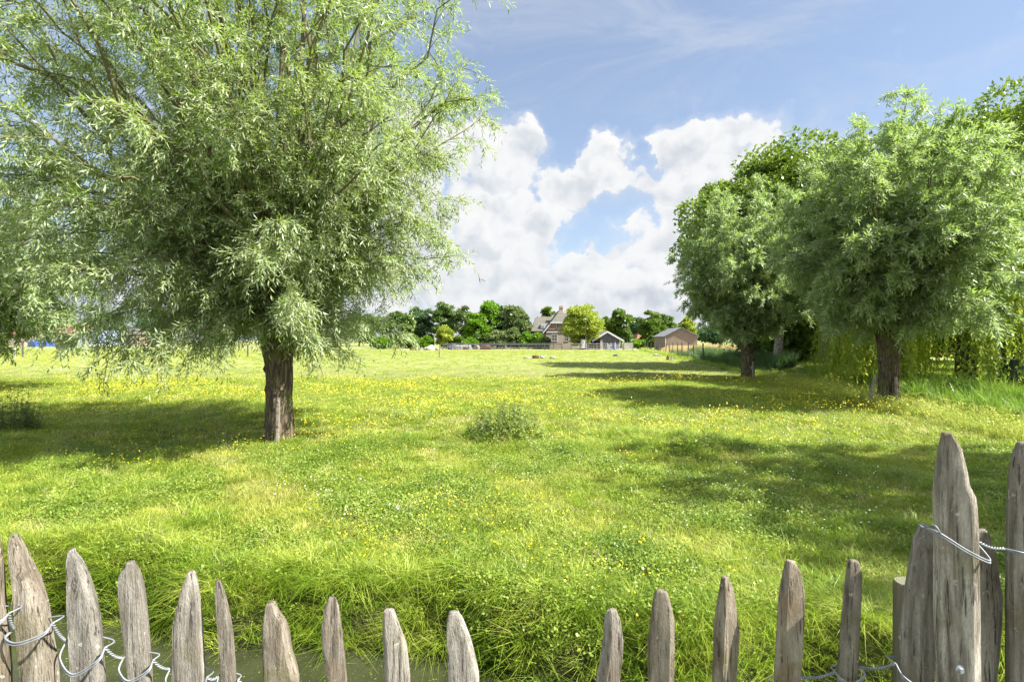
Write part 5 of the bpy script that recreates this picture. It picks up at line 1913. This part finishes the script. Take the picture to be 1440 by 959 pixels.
farmhouse()
gable_shed()
barn()
cottage('low house with an orange hipped roof seen between the dark trees and the barn', gx(897, 150), gx(914, 150), 150, 2.1 + 0.3, gz(466, 150), M['brick_pink'], M['tile_orange'], 7, 2)
cottage('flat white outbuilding left of the orange roofed house', gx(884, 146), gx(896, 146), 146, gz(478, 146), gz(476, 146), M['white'], M['corrug'], 5, 0, cat='outbuilding')
cottage('small distant house with an orange roof at the far left edge', gx(8, 170), gx(34, 170), 170, gz(470, 170), gz(460, 170), M['brick_pale'], M['tile_orange'], 9, 2, group='houses far behind the left meadow')
cottage('large distant house with a brown orange roof left of the glasshouse', gx(72, 165), gx(106, 165), 165, gz(468, 165), gz(453, 165), M['brick_pink'], M['tile_orange'], 10, 4, group='houses far behind the left meadow')
cottage('distant house with a grey roof right of the glasshouse', gx(160, 172), gx(186, 172), 172, gz(470, 172), gz(461, 172), M['brick_pale'], M['tile_grey'], 9, 3, group='houses far behind the left meadow')


def glasshouse():
    D = 160.0
    x0, x1 = gx(108, D), gx(133, D)
    root = empty('glasshouse', ((x0 + x1) / 2, D, 0), label='long white roofed glasshouse far behind the left meadow', cat='glasshouse')
    n = 3
    w = MB()
    r = MB()
    g = MB()
    ez, rz_ = gz(471, D), gz(464.5, D)
    s = (x1 - x0) / n
    for i in range(n):
        a = x0 + i * s
        w.prism([(a, 0), (a + s, 0), (a + s, 0.7), (a, 0.7)], D, D + 12)
        g.prism([(a + 0.02, 0.7), (a + s - 0.02, 0.7), (a + s - 0.02, ez - 0.05), (a + s / 2, rz_ - 0.1), (a + 0.02, ez - 0.05)], D + 0.05, D + 11.9)
        slab(r, (a, D - 0.1, ez), (a + s / 2, D - 0.1, rz_), (a + s / 2, D + 12.1, rz_), (a, D + 12.1, ez), 0.06)
        slab(r, (a + s, D - 0.1, ez), (a + s / 2, D - 0.1, rz_), (a + s / 2, D + 12.1, rz_), (a + s, D + 12.1, ez), 0.06)
        for k in range(5):
            w.box((a + s * k / 4, D - 0.02, (0.7 + ez) / 2), (0.08, 0.06, ez - 0.75))
    part(w, 'frame', M['white'], root)
    part(g, 'glazing', M['lilac'], root)
    part(r, 'roof', M['lilac'], root)


glasshouse()


def tarp(label, px0, px1, D, h):
    rg = random.Random(int(px0))
    mb = MB()
    x0, x1 = gx(px0, D), gx(px1, D)
    n = 10
    prof = []
    for i in range(n + 1):
        t = i / n
        prof.append(((x0 + (x1 - x0) * t), h * (math.sin(math.pi * t) ** 0.4) * rg.uniform(0.85, 1.0)))
    mb.prism([(x0, 0)] + prof[1:-1] + [(x1, 0)], D, D + 3)
    o = mb.build('covered_stack', M['blue'])
    o.data.transform(Matrix.Translation((-(x0 + x1) / 2, -D, 0)))
    o.location = ((x0 + x1) / 2, D, 0)
    prop(o, label=label, cat='stack', group='stacks under blue sheeting far left')


tarp('longer stack under blue sheeting beside the far left orange roofed house', 38, 50, 150, 1.9)
tarp('shorter stack under blue sheeting left of the large brown roofed house', 57, 65, 150, 2.0)


# ---------------------------------------------------------------- rail fences, gate, posts
def rail_fence(label, x0, x1, y, n_post, rails, h, rm, pm, seed, post_w=0.12):
    rg = random.Random(seed)
    root = empty('rail_fence', (x0, y, 0), label=label, cat='fence', group='post and rail fences at the end of the meadow')
    for i in range(n_post):
        x = x0 + (x1 - x0) * i / (n_post - 1)
        mb = MB()
        hh = h * rg.uniform(0.97, 1.1)
        mb.box((x, y, hh / 2 - 0.1), (post_w, post_w, hh + 0.2), taper=0.92)
        part(mb, 'post', pm, root)
    for rz_ in rails:
        for i in range(n_post - 1):
            mb = MB()
            xa = x0 + (x1 - x0) * i / (n_post - 1)
            xb = x0 + (x1 - x0) * (i + 1) / (n_post - 1)
            mb.box(((xa + xb) / 2, y - post_w / 2 - 0.022, rz_ + rg.uniform(-0.02, 0.02)), (xb - xa - 0.01, 0.04, 0.14), tilt=(0, rg.uniform(-0.006, 0.006)))
            part(mb, 'rail', rm, root)
    return root


RY = 103.0
rail_fence('long dark post and rail fence left of the pale railed part', gx(623, RY), gx(790, RY), RY, 15, (0.50, 0.98, 1.2), 1.25, M['rail_dark'], M['post_dark'], 1)
rail_fence('pale grey post and rail fence before the yellow green round tree and the shed', gx(790.5, RY - 1), gx(876, RY - 1), RY - 1, 8, (0.35, 0.75, 1.15), 1.25, M['rail'], M['rail'], 2, post_w=0.17)
# board gate
root = empty('field_gate', (gx(877, 100), 100, 0), label='pale wide board gate at the right end of the rail fence', cat='gate')
for z in (0.28, 0.72, 1.14):
    mb = MB()
    mb.box(((gx(878, 100) + gx(889.5, 100)) / 2, 100, z), (gx(889.5, 100) - gx(878, 100), 0.05, 0.34))
    part(mb, 'board', M['pale_wood'], root)
for px in (877.4, 890):
    mb = MB()
    mb.box((gx(px, 100), 100.06, 0.68), (0.16, 0.16, 1.6))
    part(mb, 'post', M['rail'], root)


def wire_fence(label, pts, h, pm, n_wire, seed, group=None, pw=0.10, mesh=False):
    rg = random.Random(seed)
    root = empty('wire_fence', (pts[0][0], pts[0][1], 0), label=label, cat='fence', group=group)
    tops = []
    for (x, y) in pts:
        z = float(terr(x, y))
        hh = h * rg.uniform(0.9, 1.08)
        w = pw * rg.uniform(0.8, 1.3)
        mb = MB()
        mb.tube([(x, y, z - 0.2), (x + rg.uniform(-0.04, 0.04), y, z + hh)], [w * 0.55, w * 0.48], 8)
        part(mb, 'post', pm, root)
        tops.append((x, y, z, hh))
    mb = MB()
    for k in range(n_wire):
        f = (k + 0.6) / n_wire
        for (a, b) in zip(tops[:-1], tops[1:]):
            p, q = Vector((a[0], a[1], a[2] + h * f)), Vector((b[0], b[1], b[2] + h * f))
            mb.tube([p, (p + q) / 2 - Vector((0, 0, 0.03)), q], 0.006, 4, cap=False)
    part(mb, 'wire', M['rail_dark'], root)
    return root


yy = [98, 92.5, 87, 82, 77.5, 73.5, 69.5, 66, 63, 59.5, 56, 53, 49.5, 46]
wire_fence('row of dark posts with wire along the right side of the meadow beside the wheat', [(8.5 + 0.155 * y + 0.75 + 0.12 * math.sin(y), y) for y in yy], 1.55, M['post_dark'], 4, 5)
wire_fence('thin wire fence with dark posts across the far left of the meadow', [(x, 61 + 0.25 * x * 0.2) for x in (-64, -58, -53.5, -49.5, -45.6, -41.5, -37.5, -33.5, -29.5, -25.5, -21.5)], 1.55, M['post_dark'], 3, 6, pw=0.14)
for px, d, h, lab, mt in [(618, 57, 1.42, 'single thin grey post standing alone before the rail fence', 'rail'), (21, 56, 1.2, 'short white post at the left edge before the wire fence', 'white'), (101, 57, 0.75, 'short grey post below the willow foliage at the left', 'rail'),
                          (160, 56, 0.9, 'leaning grey post at the left below the willow foliage', 'rail')]:
    mb = MB()
    mb.tube([(0, 0, -0.2), (0.02, 0, h)], [0.075, 0.065], 8)
    o = mb.build('marker_post', M[mt])
    o.location = (gx(px, d), d, 0)
    if px == 160:
        o.rotation_euler = (0, R(20), 0)
    prop(o, label=lab, cat='post')


# ---------------------------------------------------------------- things lying about
def rock(name, label, x, y, s, mat, seed, cat='stone', group=None, z=None):
    rg = np.random.default_rng(seed)
    import bmesh
    me = bpy.data.meshes.new(name)
    bm = bmesh.new()
    bmesh.ops.create_icosphere(bm, subdivisions=3, radius=1.0)
    ph = rg.uniform(0, 6.28, 6)
    for v in bm.verts:
        c = v.co
        k = 1 + 0.18 * math.sin(c.x * 3 + ph[0]) * math.cos(c.y * 2.6 + ph[1]) + 0.10 * math.sin(c.z * 5 + ph[2] + c.x * 3) + rg.normal() * 0.015
        v.co = Vector((c.x * s[0] * k, c.y * s[1] * k, max(-0.25, c.z * 1.0) * s[2] * k))
    bm.to_mesh(me)
    bm.free()
    me.materials.append(mat)
    for p in me.polygons:
        p.use_smooth = True
    o = bpy.data.objects.new(name, me)
    COL.objects.link(o)
    zz = float(terr(x, y)) if z is None else z
    o.location = (x, y, zz + s[2] * 0.22)
    prop(o, label=label, cat=cat, group=group)
    return o


for i, (px, d, sx, sz, mt, lab) in enumerate([(741, 54, 0.36, 0.17, 'stone', 'grey flat stone left of the brown log'), (777, 52.5, 0.33, 0.22, 'stone', 'round grey stone lying alone right of the log'),
                                              (939, 50, 0.16, 0.34, 'brown', 'brown stone below the dark fence posts'), (944.5, 51, 0.13, 0.3, 'stone', 'pale pointed stone beside the brown one'),
                                              (747, 54.3, 0.16, 0.13, 'stone', 'small stone touching the brown log')]):
    rock('field_stone', lab, gx(px, d), d, (sx, sx * 0.8, sz), M[mt], 400 + i, group='stones lying in the meadow')
for px, d, L_, r, mt, lab in [(753.5, 54, 0.62, 0.17, 'brown', 'dark brown log lying in the meadow'), (762.5, 55, 0.42, 0.12, 'lilac', 'grey blue tube lying at the right end of the log')]:
    mb = MB()
    mb.tube([(-L_ / 2, 0, r * 0.9), (0, 0.03, r), (L_ / 2, 0.05, r * 0.85)], [r, r * 1.05, r * 0.9], 12, jag=0.05)
    o = mb.build('log', M[mt], smooth=True)
    o.location = (gx(px, d), d, 0)
    o.rotation_euler = (0, 0, 0.3)
    prop(o, label=lab, cat='log')
mb = MB()
mb.tube([(0, 0, 0), (0, 0, 0.16), (0, 0, 0.22), (0, 0, 0.2)], [0.26, 0.30, 0.31, 0.27], 16)
o = mb.build('feed_tub', M['blue'])
o.location = (gx(865.5, 62), 62, 0)
o.scale = (1.1, 1, 0.9)
prop(o, label='low dark blue feed tub lying in the shaded end of the meadow', cat='tub')
for px0, px1, d0, d1, lab in [(917, 930, 72, 60, 'long pale board lying below the dark fence posts'), (890, 896, 92, 86, 'short pale board lying at the foot of the first fence posts')]:
    a, b = Vector((gx(px0, d0), d0, 0.09)), Vector((gx(px1, d1), d1, 0.09))
    mb = MB()
    L_ = (b - a).length
    mb.box((0, 0, 0), (min(L_, 4.0), 0.5, 0.06))
    o = mb.build('board', M['pale_wood'])
    o.location = (a + b) / 2
    o.rotation_euler = (0, 0, math.atan2((b - a).y, (b - a).x))
    prop(o, label=lab, cat='board')
# pale stones at the left end of the rail fence
rg0 = random.Random(9)
labs = ['dark stone at the left end of the stone row', 'pale pinkish stone second in the stone row', 'greenish stone third in the stone row', 'brown stone left of the big white one', 'big whitish round stone in the stone row', 'pinkish stone right of the big white one', 'small stone nearest the start of the rail fence']
for i, (px, sx, sz, mt) in enumerate([(579, 0.35, 0.45, 'brown'), (586, 0.45, 0.5, 'sand'), (592, 0.38, 0.4, 'stone'), (598, 0.45, 0.48, 'sand'), (606, 0.75, 0.75, 'white'), (612.5, 0.4, 0.5, 'sand'), (616, 0.3, 0.4, 'sand')]):
    rock('boundary_stone', labs[i], gx(px, 99), 99 + 0.3 * (i % 2), (sx, sx * 0.8, sz), M[mt], 420 + i, group='stones in a row left of the rail fence')
# things stacked against the dark rails and show jump parts by the gate
for i, (px, w_, h_, mt, lab, nm) in enumerate([(636, 1.0, 0.85, 'rail_dark', 'dark pile behind the left end of the rails', 'rubble_pile'), (645, 1.3, 0.8, 'rail', 'grey pile behind the dark rails', 'rubble_pile'),
                                               (656, 1.2, 0.9, 'stone', 'pale grey pile behind the dark rails', 'rubble_pile'), (671, 0.7, 0.8, 'sand', 'cream coloured heap behind the rails', 'rubble_pile'), (682, 1.2, 0.85, 'brown', 'reddish heap below the olive bush', 'rubble_pile')]):
    rock(nm, lab, gx(px, 106), 106, (w_, 0.8, h_), M[mt], 440 + i, cat='heap', group='heaps behind the dark rails')


def jump_stand(label, px, d, mat, h=1.35):
    root = empty('jump_stand', (gx(px, d), d, 0), label=label, cat='jump stand', group='show jump parts by the gate')
    x = gx(px, d)
    mb = MB()
    mb.box((x - 0.35, d, h / 2), (0.09, 0.09, h))
    mb.box((x + 0.35, d, h / 2 * 0.8), (0.09, 0.09, h * 0.8))
    part(mb, 'upright', M['white'], root)
    mb = MB()
    mb.box((x, d, 0.06), (1.0, 0.5, 0.1))
    part(mb, 'foot', M['white'], root)
    mb = MB()
    for k in range(4):
        mb.box((x, d - 0.03, 0.25 + k * 0.22), (0.6, 0.04, 0.12), tilt=(0, 0.35 if k % 2 else -0.3))
    part(mb, 'panel', mat, root)


jump_stand('blue and white jump stand before the shed', 862, 99.5, M['blue'])
jump_stand('pale jump stand right of the blue one', 868, 99.2, M['lilac'], 1.5)
jump_stand('white jump stand left of the blue one', 857, 99.8, M['white'])
# lamp pole in front of the round tree
root = empty('lamp_pole', (gx(823.5, 103.5), 103.8, 0), label='slim dark lamp pole in front of the round yellow green tree', cat='lamp pole')
mb = MB()
x = gx(823.5, 103.8)
mb.tube([(x, 103.8, -0.2), (x, 103.8, gz(450, 103.8))], [0.09, 0.05], 8)
part(mb, 'pole', M['post_dark'], root)
mb = MB()
mb.tube([(x, 103.8, gz(450, 103.8)), (x - 0.1, 103.7, gz(449, 103.8)), (x - 0.3, 103.5, gz(449, 103.8))], [0.08, 0.16, 0.13], 8)
part(mb, 'lamp_head', M['lilac'], root)
# white van like box seen beside the carport
mb = MB()
mb.box((0, 0, 1.15), (1.0, 3.6, 1.7), taper=0.9)
for s in (-1, 1):
    mb.tube([(-0.5, s * 1.2, 0.35), (-0.35, s * 1.2, 0.35)], 0.35, 12)
    mb.tube([(0.35, s * 1.2, 0.35), (0.5, s * 1.2, 0.35)], 0.35, 12)
o = mb.build('horse_trailer', M['white'], bevel=0.04)
o.location = (gx(820.5, 105.5), 106.5, 0)
prop(o, label='pale horse trailer standing under the right side of the round tree', cat='trailer')

# dark green container at the right edge behind the reeds
root = empty('garden_container', (gx(1448, 19.0), 19.0, 0.2), label='dark green container with grey ledges at the right edge behind the reeds', cat='container')
M['green_dark'] = plain_mat('dark_green_panel', (0.03, 0.06, 0.045), 0.45, 0.4, 0.3)
x0, x1 = gx(1424, 19), gx(1475, 19)
mb = MB()
mb.box(((x0 + x1) / 2, 19.5, 0.7), (x1 - x0, 1.0, 1.0), taper=0.97)
part(mb, 'body', M['green_dark'], root)
for z in (1.2, 0.82):
    mb = MB()
    mb.box(((x0 + x1) / 2, 18.97, z + 0.0), (x1 - x0 + 0.08, 0.08, 0.05))
    part(mb, 'ledge', M['corrug'], root)

# ---------------------------------------------------------------- wheat field behind the field ditch
def wheat():
    rg = np.random.default_rng(77)
    w = [proto('w', (lambda a: (a.add(*blades(rg, 50, 0.45, 0.55, 0.85, 0.022, 0.16, 0.25, 0.0, 1.0)), a)[1])(Acc()), M['wheat']) for i in range(3)]
    n = 9000
    y = 50 + 60 * rg.uniform(0, 1, n)
    s = np.where(y > 60, rg.uniform(2.0, 34, n), rg.uniform(4.5, 34, n))
    x = 8.5 + 0.155 * y + s
    k = ~((y > 90) & (x > 24.8) & (x < 34))
    x, y = x[k], y[k]
    scatter('wheat', np.column_stack([x, y, terr(x, y)]), rg.uniform(0.9, 1.12, len(x)), w, seed=50, tilt=0.05, label='golden wheat in front of the brown brick barn', cat='wheat')
    mb = MB()
    mb.add([(8.5 + 0.155 * 50 + 5, 50, 0.34), (8.5 + 0.155 * 50 + 36, 50, 0.34), (8.5 + 0.155 * 110 + 36, 110, 0.34), (8.5 + 0.155 * 110 + 5, 110, 0.34)], quads=[(0, 1, 2, 3)])
    prop(mb.build('wheat_soil', M['sand']), kind='structure')


wheat()
# sandy yard along the rail fence
mb = MB()
mb.add([(gx(560, 101), 101, 0.012), (gx(889, 101), 101, 0.012), (gx(889, 108), 108, 0.012), (gx(560, 108), 108, 0.012)], quads=[(0, 1, 2, 3)])
prop(mb.build('yard_path', M['sand']), kind='structure')

for o in COL.objects:
    if o.parent is None and o.get('kind') == 'stuff' and not o.get('label'):
        nm = o.name.split('.')[0]
        lab, cat = {'meadow_grass': ('short sunlit meadow grass with clover', 'grass'), 'long_grass': ('long grass tussocks by the ditches and on the swells', 'grass'),
                    'bank_grass': ('grass growing on the ditch banks', 'grass'), 'straw_grass': ('dry straw coloured grass tufts', 'grass'),
                    'ditch_edge_weeds': ('pale weeds and flowering grass on the ditch edge', 'weeds'), 'reeds': ('tall green reeds in the field ditch', 'reeds'),
                    'buttercups': ('yellow buttercups scattered over the meadow', 'flowers'), 'daisies': ('small white daisies scattered in the meadow', 'flowers')}[nm]
        o['label'] = lab
        o['category'] = cat
